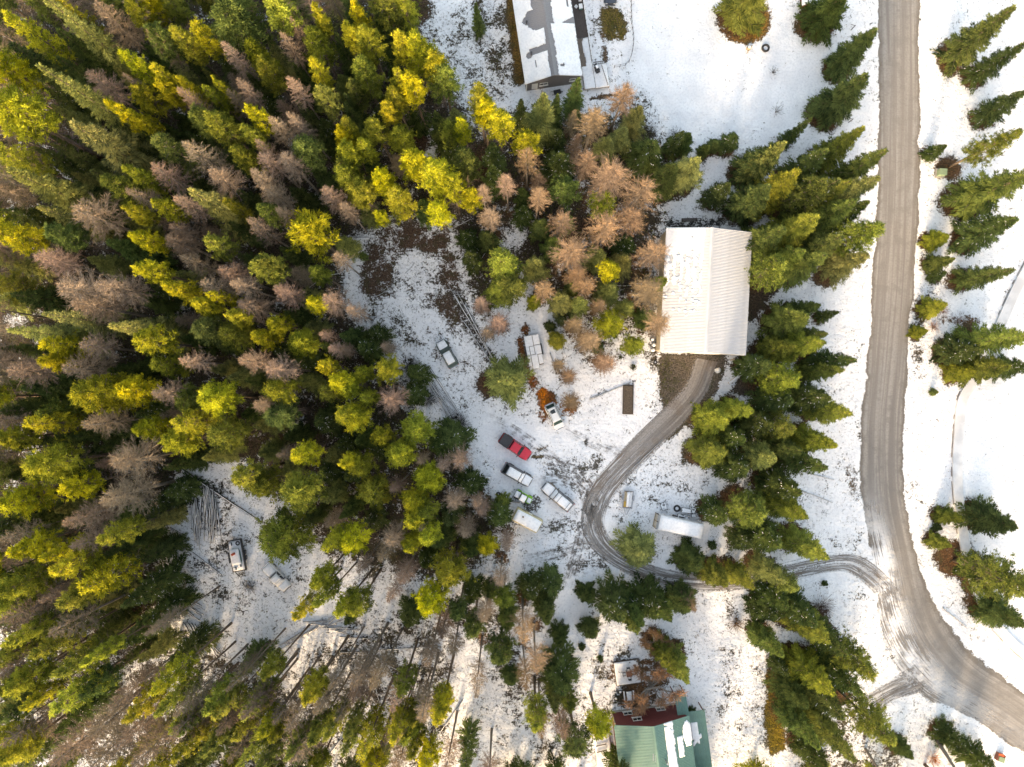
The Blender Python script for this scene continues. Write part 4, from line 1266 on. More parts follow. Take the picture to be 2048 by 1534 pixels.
def keep_shop(s, tt):
    cover = 0.25 + 0.75 * min(1, max(0, (tt - 0.22) / 0.55))
    stripes = 0.5 + 0.5 * math.cos(s * 2 * math.pi * 6.5)
    n = 0.55 * vn(s * 9, tt * 30) + 0.45 * vn2(s * 26, tt * 70)
    return n < cover * (0.42 + 0.42 * stripes + 0.3 * (tt > 0.8)) and s > 0.1 + 0.2 * (1 - tt) * vn(3, tt * 20)
snow_sheet(t, ps_(-1), 60, 150, keep_shop, 0.05)
# timber trim left by the south wall, gas bottle, barrels
# ---- grey house
t, ps_, hw, hl, zw = gable_building('house', 'long grey house with snow melting off its dark metal roof at the top edge', 'house', (5.1, 57.9), math.radians(8.6), 9.2, 20.4, 3.0, 4.9, MAT['siding'], MAT['grey_roof'], 0.3, 3)
vg, vg2 = vnoise(11), vnoise(12)
def keep_left(s, tt):
    y = tt * 20.4          # metres from the south end
    x = s * 4.4            # metres from the ridge
    n = vg(y * 1.1, x * 1.3) * 0.9 + vg2(y * 4, x * 3) * 0.35
    if x < 0.12 + 0.25 * n:
        return False
    if 4.1 < y < 4.9 + 0.3 * n and x < 3.0:
        return False
    if (x - 3.1) ** 2 + (y - 4.2) ** 2 < 0.25:
        return False
    if 7.6 < y < 10.9 and x < 3.1 - 0.9 * abs(y - 9.6) + 0.6 * n:
        return False
    if y > 10.5 and x < 1.3 + 0.5 * n:
        return False
    if abs(x - 2.3) < 0.07 and 2.0 < y < 3.2:
        return False
    return True
def keep_right(s, tt):
    y, x = tt * 20.4, s * 4.4
    n = vg2(y * 1.7, x * 1.1) * 0.7 + vg(y * 5, x * 4) * 0.4
    if x < 0.15 + 0.45 * n + (0.5 if 8.2 < y < 12.5 else 0):
        return False
    if 8.3 < y < 8.3 + (x - 2.0) * 0.5 and x > 2.2:
        return False
    if abs(x - 3.6) < 0.16 and 11.0 < y < 12.6 - abs(x - 3.6) * 3:
        return False
    if 1.4 < y < 1.8 and 0.9 < x < 1.1 + 0.8 * n:
        return False
    return x < 4.2 + 0.2 * n
snow_sheet(t, ps_(-1), 56, 230, keep_left, 0.09)
snow_sheet(t, ps_(1), 56, 230, keep_right, 0.09)
window(t, (-1.55, -hl - 0.10, 1.75), 1.25, 0.8, 'x', -1)
MB().box((-3.0, -hl - 0.11, 1.35), (0.95, 0.06, 1.9)).build('door', MAT['white_trim'], t)
MB().box((-hw - 0.02, -hl - 0.04, 1.45), (0.14, 0.14, 2.9)).build('corner_trim', MAT['white_trim'], t)
MB().box((hw + 0.02, -hl - 0.04, 1.45), (0.14, 0.14, 2.9)).build('corner_trim', MAT['white_trim'], t)
window(t, (3.1, -hl - 0.10, 1.75), 0.9, 0.7, 'x', -1, panes=1)
for y in (-6.9, -2.0):
    mb = MB()
    mb.tube([(-3.0, y + 1, 3.6), (-3.0, y + 1, 4.25)], [0.11, 0.11], 10)
    mb.tube([(-3.0, y + 1, 4.27), (-3.0, y + 1, 4.36)], [0.17, 0.15], 10)
    mb.build('vent_pipe', MAT['dark_steel'], t)
for x, y in ((0.9, -8.55), (1.7, -8.5)):
    MB().tube([(x, y, 4.3), (x, y, 4.85)], [0.06, 0.06], 8).build('vent_pipe', MAT['dark_steel'], t)
HOUSE = t

# deck beside the house: boards, snow, railing
def local_pt(center, rz, x, y):
    c, s = math.cos(rz), math.sin(rz)
    return (center[0] + c * x - s * y, center[1] + s * x + c * y)
dk = thing('deck', (5.1, 57.9, 0), math.radians(8.6), 'dark plank deck with white-topped railing beside the grey house', 'deck')
for k in range(92):
    y = -10.6 + k * 0.23
    if y < -3.2:
        continue
    MB().box((5.72 + 0.0, y, 0.62), (2.05, 0.215, 0.05)).build('plank', MAT['dark_wood'], dk)
MB().box((5.85, -7.35, 0.60), (1.8, 8.2, 0.10)).build('platform', MAT['wood'], dk)
MB().box((7.9, -9.6, 0.60), (4.0 - 1.72, 3.9, 0.10)).build('platform', MAT['wood'], dk)
for px_, py_ in ((4.9, -11.2), (6.7, -11.2), (8.9, -11.4), (8.9, -7.8), (6.7, -3.5), (6.7, 2), (6.7, 8)):
    MB().box((px_, py_, 0.27), (0.14, 0.14, 0.58)).build('post', MAT['wood'], dk)
def flat_pos(x0, x1, y0, y1, z):
    return lambda s, tt, lift: Vector((x0 + (x1 - x0) * s, y0 + (y1 - y0) * tt, z + lift))
snow_sheet(dk, flat_pos(4.98, 6.72, -11.42, -3.3, 0.652), 16, 60, lambda s, tt: not (s < 0.35 + 0.15 * vg(3, tt * 12) and tt > 0.45), 0.08)
snow_sheet(dk, flat_pos(6.78, 9.0, -11.5, -7.7, 0.652), 18, 26, lambda s, tt: (s - 0.3) ** 2 + ((tt - 0.75) * 1.5) ** 2 > 0.03, 0.08)
def railing(parent, pts, z0, hgt, mat, cap, step=0.55):
    for a, b in zip(pts[:-1], pts[1:]):
        a_, b_ = Vector((a[0], a[1], z0)), Vector((b[0], b[1], z0))
        up = Vector((0, 0, hgt))
        MB().bar(a_ + up, b_ + up, 0.11, 0.06).build('rail', cap, parent)
        MB().bar(a_ + up * 0.12, b_ + up * 0.12, 0.06, 0.06).build('rail', mat, parent)
        n = max(1, int((b_ - a_).length / step))
        for i in range(n + 1):
            p = a_.lerp(b_, i / n)
            MB().box((p.x, p.y, z0 + hgt / 2 - 0.02), (0.05, 0.05, hgt - 0.1)).build('baluster', mat, parent)
railing(dk, [(6.76, -7.2), (6.76, 10.0)], 0.64, 0.95, MAT['dark_wood'], MAT['white_paint'], 0.8)
railing(dk, [(8.75, -11.3), (8.2, -8.0)], 0.64, 0.7, MAT['dark_wood'], MAT['white_paint'], 0.3)
railing(dk, [(6.85, -7.7), (9.0, -7.7)], 0.64, 0.9, MAT['dark_wood'], MAT['dark_wood'], 0.3)
def stray(name, label, cat, loc, rz=0.0, group=None):
    return thing(name, loc, rz, label, cat, group)
def on_deck(x, y):
    return local_pt((5.1, 57.9), math.radians(8.6), x, y)
# grill with black cover, crates and a cooler on the deck
p = on_deck(7.35, -8.6)
g = stray('barbecue_grill', 'covered black barbecue grill on the snowy deck corner', 'grill', (*p, 0.65), math.radians(25))
MB().box((0, 0, 0.45), (0.6, 1.1, 0.8), taper=0.8).build('cover', MAT['black'], g, bevel=0.06)
MB().box((0, 0.62, 0.55), (0.5, 0.4, 0.06)).build('side_shelf', MAT['dark_steel'], g)
for i in (-1, 1):
    MB().torus(0.1, 0.04, Matrix.Translation((0.28 * i, -0.45, 0.1)) @ Matrix.Rotation(math.pi / 2, 4, 'Y'), 12, 6).build('wheel', MAT['rubber'], g)
snow_sheet(g, flat_pos(-0.2, 0.2, -0.1, 0.45, 0.86), 6, 8, lambda s, tt: True, 0.07)
for i, (x, y, sx, sy, sz, mt, nm, lb) in enumerate((
        (6.25, 1.7, 0.55, 0.75, 0.5, 'teal', 'cooler', 'teal and white cooler on the dark plank deck'),
        (6.3, 2.9, 0.5, 0.5, 0.45, 'white_paint', 'storage_box', 'small white box on the deck nearest the teal cooler'),
        (5.6, 2.0, 0.5, 0.5, 0.05, 'white_paint', 'board', 'white square board lying on the dark plank deck'),
        (6.1, 4.3, 0.6, 0.9, 0.7, 'dark_steel', 'storage_box', 'dark metal box with snow on top on the deck'))):
    q = on_deck(x, y)
    c = stray(nm, lb, nm.split('_')[-1], (*q, 0.647), math.radians(8.6 + (40 if nm == 'board' else 0)))
    MB().box((0, 0, sz / 2), (sx, sy, sz)).build('body', MAT[mt], c, bevel=min(0.04, sz / 3))
    if sz > 0.1:
        MB().box((0, 0, sz + 0.03), (sx + 0.04, sy + 0.04, 0.06)).build('lid', MAT['white_paint'], c, bevel=0.02)
q = on_deck(0.55, -11.1)
c = stray('wheelbarrow', 'black wheelbarrow leaning by the gable wall of the grey house', 'wheelbarrow', (q[0], q[1], 0), math.radians(12))
MB().box((0, 0, 0.42), (0.95, 0.62, 0.3), taper=1.25).build('tray', MAT['black'], c, bevel=0.04)
MB().torus(0.18, 0.05, Matrix.Translation((0.72, 0, 0.22)) @ Matrix.Rotation(math.pi / 2, 4, 'X'), 14, 6).build('wheel', MAT['rubber'], c)
for s in (-1, 1):
    MB().bar((0.7, 0.1 * s, 0.24), (-0.95, 0.3 * s, 0.5), 0.05).build('handle', MAT['dark_wood'], c)
    MB().bar((-0.3, 0.22 * s, 0.3), (-0.45, 0.26 * s, 0.0), 0.04).build('leg', MAT['dark_steel'], c)
q = on_deck(2.9, -10.75)
c = stray('fuel_can', 'red fuel can by the gable wall of the grey house', 'fuel can', (q[0], q[1], 0), 0.3)
MB().box((0, 0, 0.2), (0.42, 0.28, 0.4)).build('body', MAT['tail'], c, bevel=0.05)
MB().tube([(0.12, 0, 0.38), (0.22, 0, 0.52)], [0.04, 0.025], 8).build('spout', MAT['black'], c)

# ---- green-roofed house
m_green = simple_mat('green_ribbed_roof', (0.10, 0.21, 0.175), 0.35, var=0.10, scale=1.2, spec=0.5)
gc = (22.55, -59.6)
grz = math.radians(7.3)
t, ps_, hw, hl, zw = gable_building('house', 'two-storey red house with a green metal roof at the bottom edge', 'house', gc, grz, 11.8, 15.0, 5.0, 7.0, MAT['red_siding'], m_green, 0.35, 4)
window(t, (-3.1, hl + 0.10, 1.35), 1.35, 0.95, 'x', 1)
window(t, (-2.0, hl + 0.10, 3.6), 1.35, 0.95, 'x', 1)
window(t, (2.2, hl + 0.10, 1.35), 1.35, 0.95, 'x', 1)
MB().box((-hw - 0.03, hl + 0.03, 2.5), (0.16, 0.16, 5.0)).build('corner_trim', MAT['lumber'], t)
MB().box((0, hl + 0.14, 0.25), (2 * hw, 0.10, 0.5)).build('foundation', MAT['concrete'], t)
vg3 = vnoise(21)
def keep_green(s, tt):
    x, y = s * 5.6, (1 - tt) * 15.0       # metres from ridge / from the north end
    n = vg3(x * 2, y * 2) * 0.5 + vg(x * 6, y * 6) * 0.25
    if 1.25 + 0.12 * n < x < 2.55 + 0.5 * n and y > 0.0:
        return y > 1.3 or n > 0.2
    if 3.2 < x < 4.0 + 0.2 * n and 2.6 < y < 5.6 + n:
        return True
    return (x - 5.0) ** 2 / 0.7 + (y - 2.6) ** 2 / 4.5 < 0.55 + 0.9 * n
snow_sheet(t, ps_(1), 60, 130, keep_green, 0.09)
# lower porch roof on the right and the lean-to in front
def shed_roof(name, x0, x1, y0, y1, z0, z1, ribs_n):
    me = rib_panel((x1 - x0) / ribs_n, y1 - y0, m_green, 3)
    for i in range(ribs_n):
        o = link('roof_panel', me, t)
        dy = Vector((0, y1 - y0, z1 - z0)).normalized()
        xx = Vector((1, 0, 0))
        Mx = Matrix((xx, dy, xx.cross(dy))).transposed().to_4x4()
        Mx.translation = Vector((x0 + (i + 0.5) * (x1 - x0) / ribs_n, y0, z0))
        o.matrix_local = Mx
shed_roof('porch', 4.3, 6.1, 5.9, 10.2, 4.35, 3.3, 2)
shed_roof('porch', 6.2, 8.8, -7.5, 7.1, 3.5, 3.0, 3)
for x, y in ((6.0, 10.0), (4.4, 10.0), (8.6, 6.9), (8.6, 2.5), (8.6, -2), (8.6, -7)):
    MB().box((x, y, 1.5), (0.14, 0.14, 3.05)).build('porch_post', MAT['red_wood'], t)
snow_sheet(t, lambda s, tt, l: Vector((6.25 + 1.5 * s, -5 + 11.2 * tt, 3.46 - 0.45 * (-5 + 11.2 * tt + 7.5) / 14.6 + 0.04 + l)), 12, 80,
           lambda s, tt: (s < 0.75 and 0.55 + 0.2 * vg3(3 * s, 2) < tt < 0.92) or (abs(tt - 0.62 - 0.12 * s) < 0.03), 0.07)
MB().tube([(1.2, 2.0, 6.3), (1.2, 2.0, 7.9)], [0.14, 0.14], 12).build('chimney', MAT['steel'], t)
MB().bar((-0.75, 2.2, 6.8), (-0.6, 3.3, 6.82), 0.08, 0.10).build('roof_antenna', MAT['steel'], t)
MB().bar((-0.45, 2.0, 6.9), (-0.3, 3.1, 6.92), 0.05, 0.08).build('roof_antenna', MAT['steel'], t)
# lower snowy terrace at the left of the green house
te = thing('terrace', (14.9, -60.5, 0), grz, 'low snow-covered terrace along the left side of the green-roofed house', 'terrace')
MB().box((0, 0, 0.2), (2.6, 9.5, 0.4)).build('platform', MAT['wood'], te)
snow_sheet(te, flat_pos(-1.28, 1.28, -4.7, 4.7, 0.402), 12, 40, lambda s, tt: True, 0.09)
for y in (2.2, 1.2):
    MB().bar((-1.1, y, 0.62), (0.6, y + 0.2, 0.62), 0.12, 0.1).build('bench_rail', MAT['dark_wood'], te)
# ------------------------------------------------------------------ vehicles
def sec8(x, w, z0, z1, ch=0.12):
    return [(x, -w + 0.06, z0), (x, w - 0.06, z0), (x, w, z0 + 0.2), (x, w, z1 - ch), (x, w - ch, z1), (x, -w + ch, z1), (x, -w, z1 - ch), (x, -w, z0 + 0.2)]

def wheel(parent, x, y, r=0.37, w=0.25):
    M = Matrix.Translation((x, y, r)) @ Matrix.Rotation(math.pi / 2, 4, 'X')
    o = MB().torus(r - w * 0.42, w * 0.42, M, 20, 8, 1.15).build('wheel', MAT['rubber'], parent, True)
    mb = MB()
    s = 1 if y > 0 else -1
    mb.tube([(x, y - 0.08, r), (x, y + 0.08, r)], [r * 0.62, r * 0.62], 14)
    for k in range(5):
        a = k * 1.2566
        mb.bar((x, y + s * 0.09, r), (x + 0.2 * math.cos(a), y + s * 0.09, r + 0.2 * math.sin(a)), 0.05, 0.03)
    mb.build('rim', MAT['steel'], o)

def pane(parent, name, a, b, c, d, mat, inset=0.10, off=0.012):
    a, b, c, d = map(Vector, (a, b, c, d))
    cen = (a + b + c + d) / 4
    q = [p.lerp(cen, inset) for p in (a, b, c, d)]
    n = (q[1] - q[0]).cross(q[3] - q[0]).normalized()
    if n.dot(cen - Vector((cen.x * 0.5, 0, 0.8))) < 0:
        n = -n
    mb = MB()
    mb.add([tuple(p + n * off) for p in q] + [tuple(p - n * 0.02) for p in q], [(0, 1, 2, 3), (7, 6, 5, 4), (0, 4, 5, 1), (1, 5, 6, 2), (2, 6, 7, 3), (3, 7, 4, 0)])
    mb.build(name, mat, parent)

def slab(parent, x0, x1, w, z, th=0.10, taper=0.0, name='snow_cover', mat=None):
    """pillow of snow on a panel of a vehicle"""
    mb = MB()
    n = 9
    secs = []
    for i in range(n):
        t = i / (n - 1)
        e = min(1, math.sin(math.pi * min(max(t, 0.02), 0.98)) * 2.2)
        ww = (w - taper * t) * (0.94 + 0.06 * e) + random.uniform(-0.02, 0.02)
        x = x0 + (x1 - x0) * t
        h = th * (0.35 + 0.65 * e)
        secs.append([(x, -ww, z), (x, ww, z), (x, ww * 0.96, z + h * 0.7), (x, ww * 0.6, z + h), (x, -ww * 0.6, z + h), (x, -ww * 0.96, z + h * 0.7)])
    mb.loft(secs)
    return mb.build(name, mat or MAT['snow'], parent, True)

def vehicle(name, label, cat, px, rz, L, Wd, paint, xf, style, snow=(), glass='glass', zhood=1.05, zroof=1.78, zbelt=1.12, group=None):
    """xf: cab positions (rear base, rear top, front top, front base) along X; front is +X"""
    p = P(*px)
    t = thing(name, (p.x, p.y, 0), rz, label, cat, group)
    w = Wd / 2
    hl = L / 2
    rb, rt, ft, fb = xf
    M = MAT[paint]
    body = MB()
    z0 = 0.36
    zr_ = zbelt if style != 'pickup' else zbelt - 0.02
    body.loft([sec8(-hl, w * 0.90, z0 + 0.1, zr_ - 0.12), sec8(-hl + 0.12, w * 0.98, z0, zr_), sec8(rb, w, z0, zr_), sec8(fb - 0.1, w, z0, zbelt),
               sec8(fb + 0.15, w * 0.99, z0, zhood + 0.04), sec8(hl - 0.5, w * 0.96, z0, zhood - 0.02), sec8(hl - 0.12, w * 0.90, z0, zhood - 0.10), sec8(hl, w * 0.78, z0 + 0.12, zhood - 0.28)])
    body.build('body', M, t, False, 0.03)
    # wheel arches and wheels
    for x in (-hl * 0.60, hl * 0.62):
        for s in (-1, 1):
            wheel(t, x, s * (w - 0.13))
            mb = MB()
            mb.torus(0.46, 0.06, Matrix.Translation((x, s * (w - 0.015), 0.42)) @ Matrix.Rotation(math.pi / 2, 4, 'X'), 18, 6)
            mb.build('wheel_arch', MAT['black'] if paint in ('red_paint', 'grey_paint') else M, t, True)
    # cab
    wt = w * 0.76
    wb = w * 0.93
    mb = MB()
    def ring(xa, xb, hw_, z, ch):
        return [(xa, -hw_ + ch, z), (xa, hw_ - ch, z), (xa + ch, hw_, z), (xb - ch, hw_, z), (xb, hw_ - ch, z), (xb, -hw_ + ch, z), (xb - ch, -hw_, z), (xa + ch, -hw_, z)]
    mb.loft([ring(rb, fb, wb, zbelt - 0.04, 0.05), ring(rt - 0.02, ft + 0.02, wt + 0.03, zroof - 0.06, 0.08), ring(rt + 0.05, ft - 0.05, wt - 0.05, zroof, 0.10)])
    cab = mb.build('cab', M, t)
    MB().loft([ring(rt + 0.06, ft - 0.06, wt - 0.06, zroof + 0.002, 0.12), ring(rt + 0.14, ft - 0.14, wt - 0.16, zroof + 0.03, 0.12)]).build('roof', M, t)
    G = MAT[glass]
    pane(t, 'windshield', (fb, -wb, zbelt), (fb, wb, zbelt), (ft, wt, zroof - 0.06), (ft, -wt, zroof - 0.06), G, 0.07, 0.022)
    pane(t, 'rear_window', (rb, wb, zbelt), (rb, -wb, zbelt), (rt, -wt, zroof - 0.06), (rt, wt, zroof - 0.06), G, 0.12, 0.022)
    nside = 2 if ft - rt < 2.2 else 3
    for s in (-1, 1):
        for i in range(nside):
            a0, a1 = i / nside + 0.01, (i + 1) / nside - 0.01
            xb0, xb1 = rb + (fb - rb) * a0, rb + (fb - rb) * a1
            xt0, xt1 = rt + (ft - rt) * a0, rt + (ft - rt) * a1
            pane(t, 'side_window', (xb0, s * wb, zbelt), (xb1, s * wb, zbelt), (xt1, s * (wt + 0.03), zroof - 0.06), (xt0, s * (wt + 0.03), zroof - 0.06), G, 0.08, 0.02)
        MB().box((fb - 0.25, s * (w + 0.10), zbelt + 0.08), (0.14, 0.26, 0.18)).build('mirror', MAT['black'], t, bevel=0.03)
        MB().box((hl - 0.13, s * w * 0.66, zhood - 0.25), (0.20, 0.34, 0.16)).build('headlight', MAT['lamp'], t, bevel=0.03)
        MB().box((-hl + 0.05, s * w * 0.82, zbelt - 0.25), (0.14, 0.16, 0.34)).build('taillight', MAT['tail'], t, bevel=0.02)
        MB().box((0.1, s * (w + 0.012), 0.9), (0.16, 0.03, 0.04)).build('door_handle', MAT['black'], t)
    MB().box((hl + 0.01, 0, 0.52), (0.18, Wd * 0.86, 0.22)).build('bumper', MAT['chrome'] if paint != 'red_paint' else MAT['black'], t, bevel=0.05)
    MB().box((-hl - 0.02, 0, 0.52), (0.16, Wd * 0.88, 0.2)).build('bumper', MAT['chrome'] if paint != 'red_paint' else MAT['black'], t, bevel=0.04)
    MB().box((hl - 0.01, 0, zhood - 0.30), (0.06, Wd * 0.5, 0.2)).build('grille', MAT['black'], t)
    if style == 'pickup':
        x0, x1 = -hl + 0.10, rb - 0.06
        mb = MB()
        mb.box(((x0 + x1) / 2, 0, zr_ + 0.025), (x1 - x0, Wd * 0.90, 0.05))
        mb.build('bed_cover' if 'cover' in snow else 'bed_liner', MAT['dark_steel'], t)
        for s in (-1, 1):
            MB().bar((x0, s * w * 0.93, zr_ + 0.07), (x1, s * w * 0.93, zr_ + 0.07), 0.11, 0.16).build('bed_rail', M if 'cover' not in snow else MAT['black'], t)
        MB().bar((x0 + 0.02, -w * 0.86, zr_ + 0.07), (x0 + 0.02, w * 0.86, zr_ + 0.07), 0.10, 0.14).build('tailgate', M if 'cover' not in snow else MAT['black'], t)
    if 'roof' in snow:
        slab(t, rt + 0.08, ft - 0.08, wt - 0.04, zroof + 0.02, 0.14)
    if 'hood' in snow:
        slab(t, fb + 0.10, hl - 0.12, w * 0.88, zhood - 0.04, 0.14, 0.12)
    if 'bed' in snow:
        slab(t, -hl + 0.22, rb - 0.10, w * 0.84, zr_ + 0.05, 0.16)
    if 'glass' in snow:
        mb = MB()
        a, b = Vector((fb, 0, zbelt)), Vector((ft, 0, zroof - 0.05))
        n = Vector((b.z - a.z, 0, a.x - b.x)).normalized()
        secs = []
        for k in range(4):
            q = a.lerp(b, 0.04 + 0.92 * k / 3)
            ww = (wb + (wt - wb) * k / 3) * 0.93
            secs.append([tuple(q + n * 0.03 + Vector((0, -ww, 0))), tuple(q + n * 0.03 + Vector((0, ww, 0))), tuple(q + n * 0.10 + Vector((0, ww * 0.95, 0))), tuple(q + n * 0.10 + Vector((0, -ww * 0.95, 0)))])
        mb.loft(secs)
        mb.build('snow_cover', MAT['snow'], t, True)
    if 'rack' in snow:
        for x in (rt + 0.55, ft - 0.75):
            MB().bar((x, -wt + 0.1, zroof + 0.20), (x, wt - 0.1, zroof + 0.20), 0.05).build('roof_bar', MAT['black'], t)
            for s in (-1, 1):
                MB().box((x, s * (wt - 0.12), zroof + 0.11), (0.09, 0.08, 0.2)).build('roof_bar_foot', MAT['black'], t)
    if 'sunroof' in snow:
        MB().box(((rt + ft) / 2 - 0.5, 0, zroof + 0.04), (0.62, wt * 1.1, 0.03)).build('sunroof', MAT['glass'], t)
        for s in (-1, 1):
            MB().bar((rt + 0.2, s * (wt - 0.08), zroof + 0.09), (ft - 0.3, s * (wt - 0.08), zroof + 0.09), 0.05).build('roof_rail', MAT['dark_steel'], t)
    return t

R = math.radians
vehicle('pickup_truck', 'red pickup truck with a black bed cover parked on the snow', 'pickup truck', (1030.5, 893), R(-34.4), 5.5, 1.92, 'red_paint', (-0.85, -0.65, 0.75, 1.30), 'pickup', ('cover',), zroof=1.82)
vehicle('suv', 'dark grey SUV with snow on its roof and hood beside the red pickup', 'suv', (1034, 948), R(-29.6), 5.1, 1.95, 'grey_paint', (-2.35, -1.75, 0.55, 1.05), 'suv', ('roof', 'hood', 'glass'), zroof=1.85)
vehicle('suv', 'long grey SUV with roof bars and snow on top near the driveway bend', 'suv', (1114.3, 991.5), R(140), 5.7, 1.98, 'grey_paint', (-2.75, -2.55, 0.45, 0.95), 'suv', ('roof', 'hood', 'glass', 'rack'), zroof=1.88)
vehicle('suv', 'white SUV with a sunroof parked below the orange bare ground', 'suv', (1109, 832), R(-65), 4.3, 1.80, 'white_paint', (-2.05, -1.5, 0.80, 1.35), 'suv', ('sunroof',), 'glass_green', zroof=1.75)
vehicle('suv', 'dark green SUV with snow on its roof below the dug-out earth bowl', 'suv', (895, 708), R(119.4), 4.7, 1.82, 'green_paint', (-2.2, -1.85, 0.30, 0.85), 'suv', ('roof', 'hood'), 'glass_green', zroof=1.78)
vehicle('suv', 'dark blue car nosing in at the top edge beside the grey house', 'car', (1220, -16), R(-91), 4.8, 1.92, 'navy_paint', (-2.2, -1.8, 0.25, 0.85), 'suv', ('roof',), zroof=1.7)
vehicle('pickup_truck', 'snow-covered pickup truck standing in the log clearing', 'pickup truck', (556, 1151), R(-47), 5.2, 1.88, 'white_paint', (-0.6, -0.4, 0.75, 1.25), 'pickup', ('roof', 'hood', 'glass', 'bed'), zroof=1.75)

# ---- side-by-side buggy
p = P(1046, 993)
t = thing('utility_buggy', (p.x, p.y, 0), R(-28), 'lime green and black utility buggy with snow on its canopy', 'buggy')
MB().loft([sec8(-1.4, 0.6, 0.35, 0.72, 0.08), sec8(-0.6, 0.66, 0.3, 0.78, 0.08), sec8(0.6, 0.66, 0.3, 0.76, 0.08), sec8(1.2, 0.58, 0.35, 0.92, 0.1), sec8(1.5, 0.42, 0.42, 0.72, 0.1)]).build('body', MAT['lime'], t, bevel=0.02)
MB().box((-1.0, 0, 0.86), (0.95, 1.22, 0.22)).build('cargo_bed', MAT['black'], t, bevel=0.02)
for x in (-0.95, 0.98):
    for s in (-1, 1):
        wheel(t, x, s * 0.66, 0.33, 0.26)
        MB().box((x, s * 0.62, 0.76), (0.8, 0.34, 0.07), taper=0.9).build('fender', MAT['lime'] if s > 0 else MAT['black'], t, bevel=0.02)
for s in (-1, 1):
    mb = MB()
    mb.tube([(-0.5, s * 0.6, 0.75), (-0.42, s * 0.56, 1.85), (0.35, s * 0.54, 1.88), (0.95, s * 0.58, 0.95)], [0.035] * 4, 8)
    mb.build('roll_bar', MAT['lime'] if s > 0 else MAT['black'], t)
    MB().box((-0.1, s * 0.3, 0.9), (0.5, 0.5, 0.14)).build('seat', MAT['black'], t, bevel=0.04)
    MB().box((-0.38, s * 0.3, 1.2), (0.12, 0.48, 0.55)).build('backrest', MAT['black'], t, bevel=0.04)
MB().box((-0.03, 0, 1.92), (0.98, 1.2, 0.05)).build('canopy', MAT['black'], t, bevel=0.02)
slab(t, -0.5, 0.44, 0.56, 1.945, 0.13)
slab(t, -1.45, -0.58, 0.52, 0.97, 0.2)
slab(t, 0.75, 1.4, 0.4, 0.9, 0.08)
# plow blade lying ahead of it
p = P(1026, 1004)
c = thing('plow_blade', (p.x, p.y, 0), R(-10), 'grey plow blade lying on snow beside the green buggy', 'plow blade')
mb = MB()
mb.loft([[(x, 0.0, 0.02), (x, 0.25, 0.10), (x, 0.30, 0.45), (x, 0.25, 0.45), (x, 0.19, 0.13), (x, -0.03, 0.06)] for x in (-1.1, 1.1)])
mb.build('blade', MAT['steel'], c)
for s in (-1, 1):
    MB().bar((0.4 * s, 0.25, 0.15), (0.15 * s, 1.0, 0.12), 0.08).build('arm', MAT['black'], c)

# ---- trailers
def trailer_base(t, L, Wd, deck_z, axle_x, tongue, mat, wheels=True):
    for s in (-1, 1):
        MB().bar((-L / 2, s * (Wd / 2 - 0.05), deck_z), (L / 2, s * (Wd / 2 - 0.05), deck_z), 0.1, 0.12).build('side_rail', mat, t)
        if tongue:
            MB().bar((L / 2 - 0.05, s * Wd * 0.35, deck_z - 0.02), (L / 2 + tongue, 0.06 * s, deck_z - 0.04), 0.08, 0.09).build('tongue', mat, t)
        if wheels:
            for ax in axle_x:
                wheel(t, ax, s * (Wd / 2 + 0.16), 0.34, 0.2)
                MB().box((ax, s * (Wd / 2 + 0.14), 0.73), (0.9, 0.26, 0.05)).build('fender', mat, t, bevel=0.02)
    for x in (-L / 2 + 0.05, 0, L / 2 - 0.05):
        MB().box((x, 0, deck_z), (0.08, Wd - 0.22, 0.10)).build('cross_member', mat, t)

# small cream camper
p = P(1054, 1036)
t = thing('camper_trailer', (p.x, p.y, 0), R(-28), 'small cream camper trailer with a snowy roof below the green buggy', 'trailer')
trailer_base(t, 4.2, 1.9, 0.5, (-0.2,), 0.9, MAT['dark_steel'])
MB().loft([[(x, -w_, z0), (x, w_, z0), (x, w_, z1 - 0.15), (x, w_ - 0.15, z1), (x, -w_ + 0.15, z1), (x, -w_, z1 - 0.15)] for x, w_, z0, z1 in ((-2.3, 1.05, 0.7, 2.1), (-2.1, 1.12, 0.57, 2.35), (2.1, 1.12, 0.57, 2.35), (2.3, 1.05, 0.7, 2.0))]).build('body', MAT['cream_paint'], t, bevel=0.02)
for x, nm in ((-1.2, 'side_window'), (0.9, 'side_window')):
    for s in (-1, 1):
        MB().box((x, s * 1.125, 1.6), (0.8, 0.03, 0.5)).build(nm, MAT['glass'], t)
MB().box((0, 1.126, 1.35), (0.6, 0.03, 1.5)).build('door', MAT['white_trim'], t)
slab(t, -2.15, 2.15, 0.97, 2.34, 0.12)
MB().box((-0.9, 0.25, 2.47), (0.3, 0.25, 0.12)).build('roof_vent', MAT['wood'], t)
# long white cargo trailer with a slatted rear frame
p = P(1352, 1047)
t = thing('cargo_trailer', (p.x, p.y, 0), R(-12.3), 'long white box trailer with a slatted rear frame on the snow', 'trailer')
trailer_base(t, 7.4, 2.2, 0.62, (-0.6, 0.5), 0.0, MAT['dark_steel'])
MB().box((0.2, 0, 1.66), (7.0, 2.35, 1.95)).build('body', MAT['white_paint'], t, bevel=0.06)
slab(t, -3.25, 3.65, 1.14, 2.63, 0.12)
for y in (-1.1, 0, 1.1):
    MB().bar((-3.75, y, 0.5), (-3.55, y, 2.5), 0.10).build('rear_post', MAT['dark_wood'], t)
for z in (0.75, 1.3, 1.85, 2.4):
    MB().bar((-3.78, -1.1, z), (-3.78, 1.1, z), 0.06, 0.12).build('rear_slat', MAT['lumber'], t)
for x in (-2.4, -1.0, 0.4, 1.8, 3.2):
    MB().box((x, 1.182, 1.66), (0.06, 0.03, 1.85)).build('side_rib', MAT['steel'], t)
